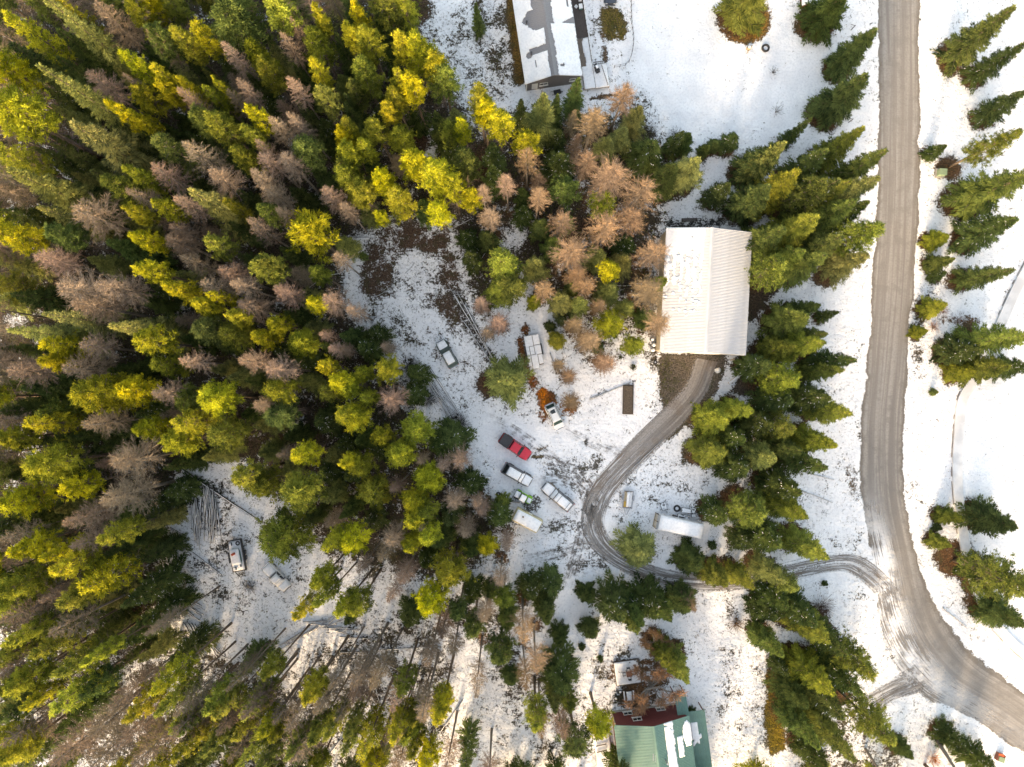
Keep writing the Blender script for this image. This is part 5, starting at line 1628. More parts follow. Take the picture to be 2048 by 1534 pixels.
# small open utility trailer with planks
p = P(1254.5, 997.5)
t = thing('utility_trailer', (p.x, p.y, 0), R(-96), 'small open utility trailer loaded with snowy and yellow planks', 'trailer')
trailer_base(t, 2.8, 1.5, 0.5, (-0.3,), 1.1, MAT['steel'])
MB().box((0, 0, 0.52), (2.7, 1.3, 0.05)).build('floor', MAT['wood'], t)
for s in (-1, 1):
    MB().bar((-1.4, s * 0.74, 1.0), (1.4, s * 0.74, 1.0), 0.07).build('top_rail', MAT['steel'], t)
    for x in (-1.36, -0.45, 0.45, 1.36):
        MB().box((x, s * 0.74, 0.76), (0.06, 0.06, 0.45)).build('rail_post', MAT['steel'], t)
for x in (-1.4, 1.4):
    MB().bar((x, -0.70, 0.9), (x, 0.70, 0.9), 0.06).build('end_rail', MAT['steel'], t)
for i in range(7):
    y = -0.56 + i * 0.185
    MB().box((random.uniform(-0.06, 0.06), y, 0.62 + 0.02 * (i % 2)), (2.4, 0.15, 0.07)).build('plank', MAT['lumber'] if i in (0, 1, 2) else MAT['snow'], t)
MB().box((0.8, -0.42, 0.74), (0.9, 0.36, 0.10)).build('yellow_board', simple_mat('yellow_board', (0.5, 0.30, 0.06), 0.7), t)
slab(t, -1.2, 1.2, 0.22, 0.66, 0.12)
# flatbed with snowy panels
p = P(1067.5, 701.5)
t = thing('flatbed_trailer', (p.x, p.y, 0), R(-79.5), 'flatbed trailer stacked with snow-covered sheets above the orange ground', 'trailer')
trailer_base(t, 4.9, 2.3, 0.62, (-0.5, 0.4), 0.0, MAT['dark_steel'])
MB().box((0, 0, 0.70), (4.9, 2.3, 0.07)).build('deck', MAT['wood'], t)
for x0, x1, y0, y1, z in ((-2.5, -0.75, -1.22, 0.1, 0.90), (-2.48, -0.85, 0.14, 1.2, 0.93), (-0.72, 0.62, -0.62, 0.1, 0.96), (-0.8, 2.42, -1.22, -0.66, 0.88), (-0.8, 0.7, 0.14, 1.2, 0.90), (0.66, 2.95, -0.62, 0.45, 1.02), (0.75, 2.3, 0.49, 1.2, 0.88)):
    mb = MB()
    mb.box(((x0 + x1) / 2, (y0 + y1) / 2, 0.735 + (z - 0.735) / 2), (x1 - x0, y1 - y0, z - 0.735))
    o = mb.build('sheet', MAT['wood'], t)
    mb = MB()
    mb.box(((x0 + x1) / 2, (y0 + y1) / 2, z + 0.05), (x1 - x0 - 0.04, y1 - y0 - 0.04, 0.10))
    mb.build('snow_cover', MAT['snow'], o, bevel=0.04)
# equipment trailer in the log clearing
p = P(477, 1109)
t = thing('equipment_trailer', (p.x, p.y, 0), R(-80), 'snowy equipment trailer with a spare tyre and orange fuel can', 'trailer')
trailer_base(t, 5.2, 2.3, 0.6, (-0.3, 0.6), 1.0, MAT['dark_steel'])
MB().box((0, 0, 0.66), (5.1, 2.2, 0.06)).build('deck', MAT['dark_wood'], t)
MB().bar((-2.6, 1.2, 0.95), (2.4, 1.2, 0.95), 0.16, 0.5).build('side_board', MAT['black'], t)
MB().bar((-2.55, -1.05, 0.85), (-2.55, 1.0, 0.85), 0.12, 0.3).build('side_board', MAT['black'], t)
slab(t, -2.4, 2.4, 1.04, 0.69, 0.12)
MB().loft([sec8(-1.2, 0.55, 0.80, 1.2, 0.1), sec8(-0.6, 0.75, 0.80, 1.45, 0.15), sec8(0.9, 0.78, 0.80, 1.45, 0.15), sec8(1.3, 0.6, 0.80, 1.15, 0.1)]).build('tank', MAT['teal'], t, bevel=0.03)
slab(t, -1.25, 1.35, 0.76, 1.40, 0.14)
for x, y in ((2.0, -0.55), (1.6, 0.3), (-2.0, -0.6)):
    MB().box((x, y, 0.95), (0.5, 0.4, 0.35)).build('crate', MAT['dark_steel'], t, bevel=0.02)
    slab(t, x - 0.22, x + 0.22, 0.16, 1.12, 0.08).location.y = y
MB().torus(0.27, 0.10, Matrix.Translation((-1.95, 0.55, 0.90)), 20, 8).build('spare_tyre', MAT['rubber'], t, True)
p2 = P(467, 1108, 1.55)
c = thing('fuel_can', (p2.x, p2.y, 1.53), 0.5, 'orange fuel can on top of the snowy equipment trailer', 'fuel can')
MB().box((0, 0, 0.2), (0.55, 0.36, 0.4)).build('body', MAT['orange'], c, bevel=0.05)
MB().tube([(0.18, 0, 0.38), (0.34, 0, 0.55)], [0.05, 0.03], 8).build('spout', MAT['black'], c)
MB().bar((-0.2, 0, 0.45), (0.1, 0, 0.45), 0.06, 0.06).build('handle', MAT['orange'], c)
# ------------------------------------------------------------------ logs
LOG_ME = {}
def log(u1, v1, u2, v2, r, z=None, label=None, group=None, name='log', snow=True, mat='log'):
    a, b = P(u1, v1), P(u2, v2)
    L = (b - a).length
    key = (round(L / 1.5), round(r / 0.03), snow, mat)
    if key not in LOG_ME:
        mb = MB()
        n = 6
        pts = [(L * (i / (n - 1) - 0.5), rng.normal(0, 0.04), rng.normal(0, 0.01)) for i in range(n)]
        mb.tube(pts, [r * (1.05 - 0.4 * i / (n - 1)) for i in range(n)], 8)
        me = mb.mesh('log', MAT[mat], True)
        sn = None
        if snow:
            secs = []
            for i in range(n):
                x, y, zz = pts[i]
                rr = r * (1.05 - 0.4 * i / (n - 1))
                w_ = rr * random.uniform(0.40, 0.65)
                secs.append([(x, y - w_, zz + rr * 0.55), (x, y + w_, zz + rr * 0.55), (x, y + w_ * 0.6, zz + rr + 0.035), (x, y - w_ * 0.6, zz + rr + 0.035)])
            ms = MB()
            ms.loft(secs)
            sn = ms.mesh('snow_strip', MAT['snow'], True)
        LOG_ME[key] = (me, sn, L)
    me, sn, L0 = LOG_ME[key]
    c = (a + b) / 2
    o = link(name, me, None, (c.x, c.y, r * 0.9 if z is None else z), math.atan2(b.y - a.y, b.x - a.x))
    o.scale = (L / L0, 1, 1)
    tag(o, label, 'log', group)
    if sn:
        link('snow_strip', sn, o)
    return o

Z8 = lambda x, y: (340 + x / 5.113, 940 + y / 5.113)
random.seed(21)
for i in range(46):                                    # the log deck
    x = 232 + 265 * ((i * 0.618) % 1.0)
    y0 = random.uniform(150, 420)
    y1 = y0 + random.uniform(230, 430)
    lean = random.uniform(-45, 55) * (0.4 if i % 3 else 1)
    lay = i % 4
    r = random.uniform(0.07, 0.15)
    log(*Z8(x, y0), *Z8(x + lean, min(y1, 900)), r, 0.12 + lay * 0.17, 'snow-dusted log in the big log deck left of the equipment trailer', 'logs of the big deck')
for i in range(9):
    x0, y0 = 140 + random.uniform(-10, 40), 1270 + i * 22
    log(*Z8(x0, y0), *Z8(x0 + random.uniform(120, 220), y0 + random.uniform(80, 130)), 0.10, 0.1 + 0.12 * (i % 2), 'thin snowy log in the small pile below the log deck', 'logs of the small pile')
for i in range(15):
    u0 = 366 + i * 3.4
    v0 = 1246 + i * 1.0 + random.uniform(-6, 6)
    log(u0, v0, u0 + random.uniform(20, 32), v0 + random.uniform(40, 56), 0.13, 0.12 + 0.1 * (i % 2), 'short thick log in the slanted pile at the clearing edge', 'logs of the slanted pile')
for i in range(9):
    u0, v0 = 560 + i * 12, 1290 - i * 5
    log(u0, v0, u0 + random.uniform(24, 60), v0 - random.uniform(20, 34), 0.10, 0.1 + 0.1 * (i % 2), 'thin log in the loose pile below the log clearing', 'logs of the loose pile')
for i in range(10):
    u0, v0 = 606 + i * 8, 1243 + i * 2.2
    log(u0, v0, u0 + random.uniform(30, 66), v0 + random.uniform(-6, 10), 0.08, 0.08 + 0.09 * (i % 3), 'slender pole in the tangle beneath the yellow pines', 'poles of the tangle')
log(365, 940, 524, 1044, 0.20, 0.2, 'long dark fallen trunk lying across the log clearing', name='fallen_trunk')
log(340, 1055, 372, 1071, 0.12, label='short fallen stem left of the log deck', name='fallen_trunk')
log(369, 1114, 344, 1206, 0.11, label='slim grey pole leaning down the left side of the log clearing', name='fallen_trunk')
log(362, 1006, 414, 976, 0.08, 0.75, 'pale thin pole lying across the top of the log deck', name='fallen_trunk')
log(386, 1104, 444, 1150, 0.09, label='thin pole below the log deck pointing at the equipment trailer', name='fallen_trunk')
Z7 = lambda x, y: (820 + x / 8.522, 720 + y / 8.522)
for i, (a, b, c, d, r) in enumerate(((310, 100, 930, 1050, 0.16), (240, 190, 740, 970, 0.14), (185, 140, 690, 1000, 0.10), (270, 230, 700, 760, 0.12), (360, 460, 680, 1010, 0.09), (480, 600, 860, 1010, 0.10), (400, 380, 800, 880, 0.12), (430, 250, 780, 800, 0.09), (690, 1000, 735, 1200, 0.08), (150, 0, 420, 380, 0.09), (60, -60, 300, 260, 0.10))):
    log(*Z7(a, b), *Z7(c, d), r, 0.12 + 0.12 * (i % 3), 'long snow-topped pole in the bundle below the dark green SUV', 'poles below the green suv')
for i, (a, b, c, d, r) in enumerate(((908, 590, 985, 718, 0.13), (915, 585, 990, 725, 0.10), (900, 575, 968, 690, 0.09), (930, 610, 982, 712, 0.12), (926, 640, 984, 728, 0.08))):
    log(a, b, c, d, r, 0.12 + 0.1 * (i % 2), 'long white pole lying between the dug-out bowl and round pine', 'poles by the round pine')
ONE = [(745, 596, 776, 580, .05, 'pale stick on the left rim of the dug-out bowl'), (809, 547, 829, 527, .05, 'pale stick in the middle of the dug-out bowl'), (945, 547, 975, 500, .08, 'dark pole right of the dug-out bowl'),
       (910, 455, 942, 438, .12, 'snowy log above the right rim of the dug-out bowl'), (700, 473, 752, 477, .09, 'snowy log at the upper left rim of the dug-out bowl'), (705, 640, 760, 632, .09, 'thin log left of the dug-out bowl'), (744, 648, 756, 620, .08, 'leaning stick below the dug-out bowl'),
       (1185, 572, 1262, 572, .09, 'white-topped log under the tan larches left of the shop'), (1063, 555, 1073, 530, .12, 'snowy log beside the green pine above the flatbed'), (1100, 705, 1116, 750, .10, 'white pole right of the flatbed trailer'),
       (1267, 935, 1325, 880, .07, 'thin dark pole beside the driveway'), (1180, 800, 1262, 764, .10, 'snow-covered beam left of the garden bed'), (1180, 798, 1215, 782, .08, 'short snow-covered beam left of the garden bed'),
       (680, 1305, 882, 1292, .10, 'long white log crossing the lower wood'), (725, 1298, 800, 1342, .13, 'snowy log slanting in the lower wood'), (680, 1273, 755, 1278, .10, 'snowy log at the left of the lower wood'),
       (751, 1375, 762, 1410, .12, 'short pale log in the lower wood'), (926, 1400, 882, 1461, .08, 'thin pole on the snow below the lower wood'), (933, 1455, 923, 1540, .10, 'dark pole on the snow at the bottom edge'),
       (870, 1166, 950, 1152, .07, 'thin stick above the spruces of the lower wood'), (1057, 1152, 1098, 1158, .06, 'white stick in the middle of the snowy yard'), (1046, 1127, 1050, 1140, .05, 'tiny dark stick on the yard snow'),
       (1885, 1215, 1933, 1256, .09, 'dark stick on the snow beside the road bend'), (560, 1300, 640, 1250, .10, 'grey fallen stem below the log clearing'), (690, 1470, 640, 1530, .13, 'white fallen trunk in the lower left wood'),
       (1520, 945, 1560, 960, .06, 'thin grey stick below the roadside spruces'), (600, 590, 640, 560, .07, 'pale stick in the wood left of the dug-out bowl'), (340, 600, 378, 640, .09, 'pale fallen stem in the dark wood'), (600, 560, 690, 545, .08, 'fallen stem in the wood above the larches'),
       (1610, 945, 1668, 960, .06, 'thin stick on the snow left of the road'), (1600, 980, 1665, 1005, .06, 'thin stick on the snow below the roadside spruces')]
for a, b, c, d, r, lb in ONE:
    log(a, b, c, d, r, None, lb, None, 'fallen_trunk')

# ------------------------------------------------------------------ yard things
def tyre(px, R_, r_, label, z=None, tilt=0):
    p = P(*px)
    o = MB().torus(R_, r_, None, 26, 10, 1.2).build('tyre', MAT['rubber'], None, True, loc=(p.x, p.y, r_ * 1.1 if z is None else z))
    tag(o, label, 'tyre')
    s = MB()
    s.torus(R_ * 0.98, r_ * 0.55, Matrix.Translation((0, 0, r_ * 0.85)), 26, 6, 0.5)
    s.build('snow_ring', MAT['snow'], o, True) if 'snowy' in label else None
    i = MB()
    i.tube([(0, 0, -r_), (0, 0, -r_ * 0.2)], [R_ - r_ * 0.9] * 2, 20)
    i.build('snow_fill', MAT['snow'], o)
    return o
tyre((1530.5, 97), 0.50, 0.17, 'black tyre filled with snow on the open upper field')
tyre((996.5, 988), 0.26, 0.12, 'small black tyre left of the green buggy')
tyre((1310.5, 724.5), 0.24, 0.11, 'snowy white tyre by the lower left corner of the shop')
tyre((1353.5, 1016.5), 0.42, 0.15, 'snowy tyre behind the long white trailer')
tyre((915, 850), 0.30, 0.10, 'snowy tyre in the brush pile by the poles')

# raised garden bed
p = P(1255.8, 799)
t = thing('garden_bed', (p.x, p.y, 0), R(-1), 'brown raised garden bed of bare soil beside the driveway', 'garden bed')
for s in (-1, 1):
    MB().box((s * 0.82, 0, 0.13), (0.07, 4.75, 0.3)).build('side_board', MAT['dark_wood'], t)
    MB().box((0, s * 2.36, 0.13), (1.56, 0.07, 0.3)).build('end_board', MAT['dark_wood'], t)
nx_, ny_ = 14, 40
vv, ff = [], []
for j in range(ny_ + 1):
    for i in range(nx_ + 1):
        e = min(i, nx_ - i, j, ny_ - j)
        vv.append((-0.78 + 1.56 * i / nx_, -2.32 + 4.64 * j / ny_, 0.20 + (0.12 * rng.uniform(0.3, 1) + 0.05 if e > 0 else 0)))
for j in range(ny_):
    for i in range(nx_):
        a = j * (nx_ + 1) + i
        ff.append((a, a + 1, a + nx_ + 2, a + nx_ + 1))
MB().add(vv, ff).build('soil', MAT['soil'], t, True)

# picnic platform above the green house
p = P(1255, 1345, 0.3)
pt = thing('platform_deck', (p.x, p.y, 0), R(8), 'square snow-covered wooden platform with a table above the green-roofed house', 'deck')
for k in range(20):
    MB().box((-1.9 + 0.2 * k, 0, 0.30), (0.185, 3.75, 0.05)).build('plank', MAT['wood'], pt)
for y in (-1.93, 1.93):
    MB().box((0, y, 0.19), (4.05, 0.09, 0.28)).build('edge_board', MAT['dark_wood'], pt)
for x in (-2.06, 2.06):
    MB().box((x, 0, 0.19), (0.09, 3.8, 0.28)).build('edge_board', MAT['dark_wood'], pt)
snow_sheet(pt, flat_pos(-1.97, 1.97, -1.84, 1.84, 0.327), 34, 32, lambda s, tt: not (s > 0.62 and tt > 0.35 and vg(s * 14, tt * 14) > 0.62), 0.06)
def local_on(o_loc, rz, x, y, z):
    q = local_pt((o_loc[0], o_loc[1]), rz, x, y)
    return (q[0], q[1], z)
tb = thing('patio_table', local_on(p, R(8), 0.15, 0.05, 0.38), R(8), 'square brown table on the snowy platform', 'table')
for k in range(5):
    MB().box((-0.36 + 0.18 * k, 0, 0.72), (0.165, 0.9, 0.04)).build('top_slat', MAT['red_wood'], tb)
for sx in (-1, 1):
    for sy in (-1, 1):
        MB().box((sx * 0.36, sy * 0.36, 0.35), (0.07, 0.07, 0.72)).build('leg', MAT['dark_wood'], tb)
for (cx, cy, a, w_) in ((0.15, 0.75, 0, 'above'), (0.15, -0.65, 180, 'below'), (-0.6, 0.05, 90, 'left of'), (0.9, 0.05, -90, 'right of')):
    ch = thing('patio_chair', local_on(p, R(8), cx, cy, 0.38), R(8 + a), 'dark chair with a snowy seat just %s the brown platform table' % w_, 'chair', 'chairs round the platform table')
    MB().box((0, 0, 0.42), (0.5, 0.46, 0.05)).build('seat', MAT['black'], ch)
    MB().box((0, 0.25, 0.70), (0.5, 0.05, 0.5)).build('backrest', MAT['black'], ch)
    for sx in (-1, 1):
        for sy in (-1, 1):
            MB().box((sx * 0.22, sy * 0.19, 0.2), (0.04, 0.04, 0.4)).build('leg', MAT['black'], ch)
        MB().box((sx * 0.25, 0, 0.6), (0.05, 0.45, 0.04)).build('armrest', MAT['black'], ch)
    slab(ch, -0.2, 0.2, 0.2, 0.447, 0.06)
for i, (x, y) in enumerate(((-1.35, 0.25), (-0.95, 0.15))):
    sl_ = thing('stool', local_on(p, R(8), x, y, 0.38), 0, 'round snowy stool on the platform, %s the table' % ('farther from' if i == 0 else 'closer to'), 'stool', 'stools on the platform')
    MB().tube([(0, 0, 0.40), (0, 0, 0.45)], [0.2, 0.2], 14).build('seat', MAT['dark_wood'], sl_)
    for k in range(3):
        a = k * 2.094
        MB().bar((0.13 * math.cos(a), 0.13 * math.sin(a), 0.4), (0.18 * math.cos(a), 0.18 * math.sin(a), 0.0), 0.04).build('leg', MAT['dark_wood'], sl_)
    MB().tube([(0, 0, 0.452), (0, 0, 0.52)], [0.19, 0.14], 14).build('snow_cap', MAT['snow'], sl_)
p = P(1257, 1388)
t = thing('picnic_table', (p.x, p.y, 0), R(6), 'snow-topped picnic table between the platform and the green-roofed house', 'picnic table')
MB().box((0, 0, 0.74), (0.85, 1.5, 0.06)).build('tabletop', MAT['dark_wood'], t)
snow_sheet(t, flat_pos(-0.4, 0.4, -0.72, 0.72, 0.772), 6, 10, lambda s, tt: True, 0.09)
for s in (-1, 1):
    MB().box((s * 0.75, 0, 0.45), (0.26, 1.5, 0.05)).build('bench', MAT['dark_wood'], t)
    snow_sheet(t, flat_pos(s * 0.75 - 0.11, s * 0.75 + 0.11, -0.72, 0.72, 0.477), 3, 10, lambda s_, tt: True, 0.07)
    MB().bar((-0.85, s * 0.55, 0.40), (0.85, s * 0.55, 0.40), 0.09).build('cross_beam', MAT['dark_wood'], t)
    for q in (-1, 1):
        MB().bar((q * 0.25, s * 0.55, 0.72), (q * 0.6, s * 0.55, 0.0), 0.09).build('leg', MAT['dark_wood'], t)
for i, (u, v) in enumerate(((1231, 1395), (1240, 1382))):
    p = P(u, v)
    c = thing('plant_pot', (p.x, p.y, 0), 0, 'round pot with a snow cap left of the picnic table, %s one' % ('lower' if i == 0 else 'upper'), 'pot')
    MB().tube([(0, 0, 0), (0, 0, 0.4)], [0.17, 0.25], 14).build('pot', MAT['dark_steel'], c, True)
    MB().tube([(0, 0, 0.37), (0, 0, 0.5)], [0.23, 0.12], 14).build('snow_cap', MAT['snow'], c, True)

# green transformer box on its pad
p = P(1879.5, 347)
t = thing('utility_box', (p.x, p.y, 0), R(-3), 'pale green utility box on a pad right of the road', 'utility box')
MB().box((0, 0, 0.06), (1.5, 1.5, 0.16)).build('pad', MAT['concrete'], t)
MB().box((0, 0, 0.55), (1.15, 1.0, 0.82)).build('cabinet', MAT['utility_green'], t, bevel=0.04)
MB().box((0, 0, 0.99), (1.22, 1.06, 0.06)).build('lid', MAT['utility_green'], t, bevel=0.02)
MB().box((0, -0.51, 0.55), (0.05, 0.03, 0.5)).build('handle', MAT['dark_steel'], t)
# dog house at the top edge
p = P(1608, 6)
t = thing('dog_house', (p.x, p.y, 0), R(3), 'small brown dog house with a snowy roof at the top edge', 'dog house')
for s in (-1, 1):
    MB().box((s * 0.62, 0, 0.5), (0.06, 1.7, 1.0)).build('wall', MAT['red_wood'], t)
    mb = MB()
    mb.add([(0, -1.0, 1.55), (0, 1.0, 1.55), (s * 0.82, 1.0, 0.95), (s * 0.82, -1.0, 0.95), (0, -1.0, 1.49), (0, 1.0, 1.49), (s * 0.82, 1.0, 0.89), (s * 0.82, -1.0, 0.89)], [(0, 1, 2, 3), (7, 6, 5, 4), (0, 4, 5, 1), (1, 5, 6, 2), (2, 6, 7, 3), (3, 7, 4, 0)])
    mb.build('roof', MAT['dark_wood'], t)
    snow_sheet(t, (lambda s0: lambda a, b_, l: Vector((s0 * (0.02 + 0.76 * a), -0.95 + 1.9 * b_, 1.555 - 0.556 * a + l)))(s), 6, 10, lambda a, b_: True, 0.09)
for y in (-0.85, 0.85):
    mb = MB()
    mb.prism([(-0.59, 0), (0.59, 0), (0.59, 1.0), (0, 1.48), (-0.59, 1.0)], 0, 0.05, Matrix.Translation((0, y + 0.02, 0)) @ Matrix.Rotation(math.pi / 2, 4, 'X'))
    mb.build('gable_wall', MAT['red_wood'], t)
MB().box((0, -0.90, 0.35), (0.5, 0.03, 0.7)).build('doorway_shade_panel', MAT['black'], t)  # black panel on the solid wall stands in for the shaded doorway
# wood stump bucket by the tyre
p = P(1497, 97)
t = thing('tree_stump', (p.x, p.y, 0), 0, 'broken tree stump with snow on it left of the black tyre', 'stump')
MB().tube([(0, 0, -0.05), (0.03, 0, 0.3), (0, 0.02, 0.55)], [0.42, 0.3, 0.28], 10).build('stump', MAT['lumber'], t, True)
MB().tube([(0.2, 0.2, 0.1), (0.6, 0.45, 0.05)], [0.12, 0.06], 6).build('root', MAT['lumber'], t, True)
MB().tube([(-0.1, -0.3, 0.1), (-0.15, -0.8, 0.04)], [0.13, 0.05], 6).build('root', MAT['lumber'], t, True)
MB().tube([(0, 0.02, 0.55), (0, 0.02, 0.66)], [0.26, 0.14], 10).build('snow_cap', MAT['snow'], t, True)
# orange crate-like box at the lower right
p = P(1997, 1512)
t = thing('feed_box', (p.x, p.y, 0), R(-20), 'small orange wooden box on snow at the lower right corner', 'box')
MB().box((0, 0, 0.35), (1.2, 1.2, 0.7)).build('body', MAT['red_wood'], t, bevel=0.02)
MB().box((0.1, -0.2, 0.74), (1.0, 0.8, 0.06)).build('lid', MAT['utility_green'], t, bevel=0.01)
MB().box((-0.2, 0.48, 0.73), (0.9, 0.3, 0.06)).build('lid_board', MAT['orange'], t)
# barrels and box at the shop corner
for i, (u, v, r_, h_, mt, lb) in enumerate(((1303, 679, 0.30, 0.9, 'dark_steel', 'dark drum by the left wall of the shop'), (1306, 690, 0.34, 0.95, 'steel', 'grey snow-capped drum by the left wall of the shop'), (1305, 700, 0.3, 0.85, 'white_paint', 'white snow-capped drum by the lower left of the shop'))):
    p = P(u, v)
    c = thing('drum', (p.x, p.y, 0), 0, lb, 'drum', 'drums by the shop')
    MB().tube([(0, 0, 0), (0, 0, 0.3), (0, 0, 0.32), (0, 0, 0.34), (0, 0, 0.6), (0, 0, 0.62), (0, 0, 0.64), (0, 0, h_)], [r_, r_, r_ + 0.02, r_, r_, r_ + 0.02, r_, r_], 16).build('drum', MAT[mt], c, True)
    MB().tube([(0, 0, h_), (0, 0, h_ + 0.1)], [r_ * 0.93, r_ * 0.6], 16).build('snow_cap', MAT['snow'], c, True)
# lumber stacks below the shop
p = P(1449, 772)
t = thing('lumber_pile', (p.x, p.y, 0), R(0), 'stack of snowy boards below the lower right corner of the shop', 'lumber')
for k in range(7):
    for z in range(2):
        L_b = random.uniform(2.0, 2.7)
        o = MB().box((random.uniform(-0.3, 0.3), -0.72 + 0.24 * k, 0.05 + 0.09 * z), (L_b, 0.2, 0.07)).build('board', MAT['wood'], t)
    MB().box((random.uniform(-0.2, 0.2), -0.72 + 0.24 * k, 0.20), (L_b * 0.9, 0.2, 0.06)).build('snow_cover', MAT['snow'], t, bevel=0.02)
p = P(1470, 757)
t = thing('beam', (p.x, p.y, 0), R(38), 'thick pale beam slanting beside the snowy board stack', 'beam')
MB().box((0, 0, 0.13), (2.7, 0.42, 0.26)).build('timber', MAT['lumber'], t, bevel=0.01)
MB().box((0, 0, 0.285), (2.6, 0.36, 0.05)).build('snow_cover', MAT['snow'], t, bevel=0.02)
p = P(1461, 720)
t = thing('fence_post', (p.x, p.y, 0), 0, 'pale post standing at the lower right corner of the shop', 'post')
MB().box((0, 0, 1.2), (0.14, 0.14, 2.4)).build('post', MAT['lumber'], t)
MB().box((0, 0, 2.42), (0.2, 0.2, 0.05)).build('cap', MAT['dark_steel'], t)
p = P(1435, 741)
t = thing('rock', (p.x, p.y, 0), 0.4, 'pale boulder on the gravel below the shop', 'rock')
mb = MB()
mb.loft([[(r_ * math.cos(a) * (1 + 0.2 * math.sin(3 * a + z)), r_ * math.sin(a) * (1 + 0.15 * math.cos(2 * a)), z) for a in [k * 0.7854 for k in range(8)]] for z, r_ in ((0, 0.5), (0.25, 0.52), (0.45, 0.38), (0.52, 0.15))])
mb.build('stone', MAT['white_trim'], t, True)
p = P(1378, 441)
t = thing('wooden_bench', (p.x, p.y, 0), R(1), 'low wooden bench behind the upper end of the shop', 'bench')
for k in range(3):
    MB().box((0, -0.2 + 0.2 * k, 0.42), (2.6, 0.17, 0.05)).build('seat_slat', MAT['dark_wood'], t)
for x in (-1.1, 1.1):
    MB().box((x, 0, 0.2), (0.12, 0.5, 0.4)).build('leg', MAT['dark_wood'], t)
# scrap behind the white trailer
p = P(1371, 1020)
t = thing('storage_tank', (p.x, p.y, 0), R(-8), 'snow-covered tank lying behind the long white trailer', 'tank')
MB().tube([(-0.85, 0, 0.42), (-0.75, 0, 0.42), (0.75, 0, 0.42), (0.85, 0, 0.42)], [0.25, 0.4, 0.4, 0.25], 16).build('tank', MAT['steel'], t, True)
slab(t, -0.75, 0.75, 0.34, 0.70, 0.16)
for x in (-0.5, 0.5):
    MB().box((x, 0, 0.06), (0.12, 0.7, 0.12)).build('skid', MAT['dark_steel'], t)
for i, (u, v, sx, sy, sz, rz_) in enumerate(((1366, 1033, 1.9, 0.7, 0.35, -10), (1386, 1030, 0.7, 0.55, 0.5, 5), (1384, 1020, 1.0, 0.9, 0.25, -20), (1327, 1012, 0.9, 1.2, 0.3, 20))):
    p = P(u, v)
    t = thing('scrap_crate', (p.x, p.y, 0), R(rz_), ['long flat crate under snow beside the white box trailer', 'small square crate under snow behind the white box trailer', 'low pallet under snow right of the lying tank', 'grey scrap box at the upper left end of the white box trailer'][i], 'crate')
    MB().box((0, 0, sz / 2), (sx, sy, sz)).build('box', MAT['dark_steel'], t, bevel=0.02)
    snow_sheet(t, flat_pos(-sx / 2 + 0.03, sx / 2 - 0.03, -sy / 2 + 0.03, sy / 2 - 0.03, sz + 0.002), 10, 8, lambda s, tt: vg(s * 9 + i, tt * 7) < 0.78, 0.07)
for i, (u, v) in enumerate(((975, 956), (976, 963))):
    p = P(u, v)
    t = thing('crate', (p.x, p.y, 0), R(-8), 'snowed-over white crate left of the dark grey SUV, %s one' % ('upper' if i == 0 else 'lower'), 'crate')
    MB().box((0, 0, 0.2), ((1.1, 0.7)[i], (0.65, 0.5)[i], 0.4)).build('box', MAT['dark_steel'], t, bevel=0.02)
    snow_sheet(t, flat_pos(*((-0.52, 0.52, -0.30, 0.30) if i == 0 else (-0.32, 0.32, -0.22, 0.22)), 0.402), 8, 6, lambda s, tt: True, 0.08)
# wire fence from the deck round the worn grass
ft_ = thing('wire_fence', (0, 0, 0), 0, 'thin dark wire fence curving round the worn grass by the deck', 'fence')
fp = resample([(1261, -30), (1262, 40), (1266, 80), (1262, 112), (1252, 131), (1228, 136)], 18)
fpts = [P(u, v) for u, v in fp]
for a in fpts:
    MB().box((a.x, a.y, 0.5), (0.07, 0.07, 1.05)).build('post', MAT['dark_wood'], ft_)
for z in (0.35, 0.95):
    MB().tube([(a.x, a.y, z) for a in fpts], 0.025, 5).build('wire', MAT['dark_steel'], ft_)
# posts of the roadside fence at the upper right
for i, (u, v) in enumerate(((1702, 60), (1697, 245))):
    p = P(u, v)
    t = thing('fence_post', (p.x, p.y, 0), 0, 'thin dark fence post left of the road, %s one' % ('upper' if i == 0 else 'lower'), 'post', 'posts left of the road')
    MB().tube([(0, 0, -0.1), (0, 0, 1.5)], [0.07, 0.06], 8).build('post', MAT['dark_wood'], t)
    MB().bar((0, 0.05, 1.3), (0, 0.9, 0.03), 0.06).build('brace', MAT['dark_wood'], t)
# tall bare trunks at the lower right edge
for i, (u, v, u2, v2, h_) in enumerate(((1872, 1477, 1925, 1560, 12), (1731, 1498, 1775, 1565, 12))):
    p, q = P(u, v), P(u2, v2, h_)
    t = thing('dead_tree', (p.x, p.y, 0), 0, ('tall bare dead trunk leaning out at the lower right edge' if i == 0 else 'slimmer bare dead trunk below the roadside spruces at the bottom edge'), 'tree')
    MB().tube([(0, 0, -0.1), ((q.x - p.x) * 0.5, (q.y - p.y) * 0.5, h_ * 0.5), (q.x - p.x, q.y - p.y, h_)], [0.34 - 0.1 * i, 0.25 - 0.07 * i, 0.14], 9).build('trunk', MAT['bark_grey'], t, True)
    for k in range(9):
        z = h_ * (0.35 + 0.07 * k)
        a = k * 2.4
        MB().tube([((q.x - p.x) * z / h_, (q.y - p.y) * z / h_, z), ((q.x - p.x) * z / h_ + math.cos(a) * 1.1, (q.y - p.y) * z / h_ + math.sin(a) * 1.1, z + 0.1)], [0.04, 0.012], 5).build('limb', MAT['bark_grey'], t)

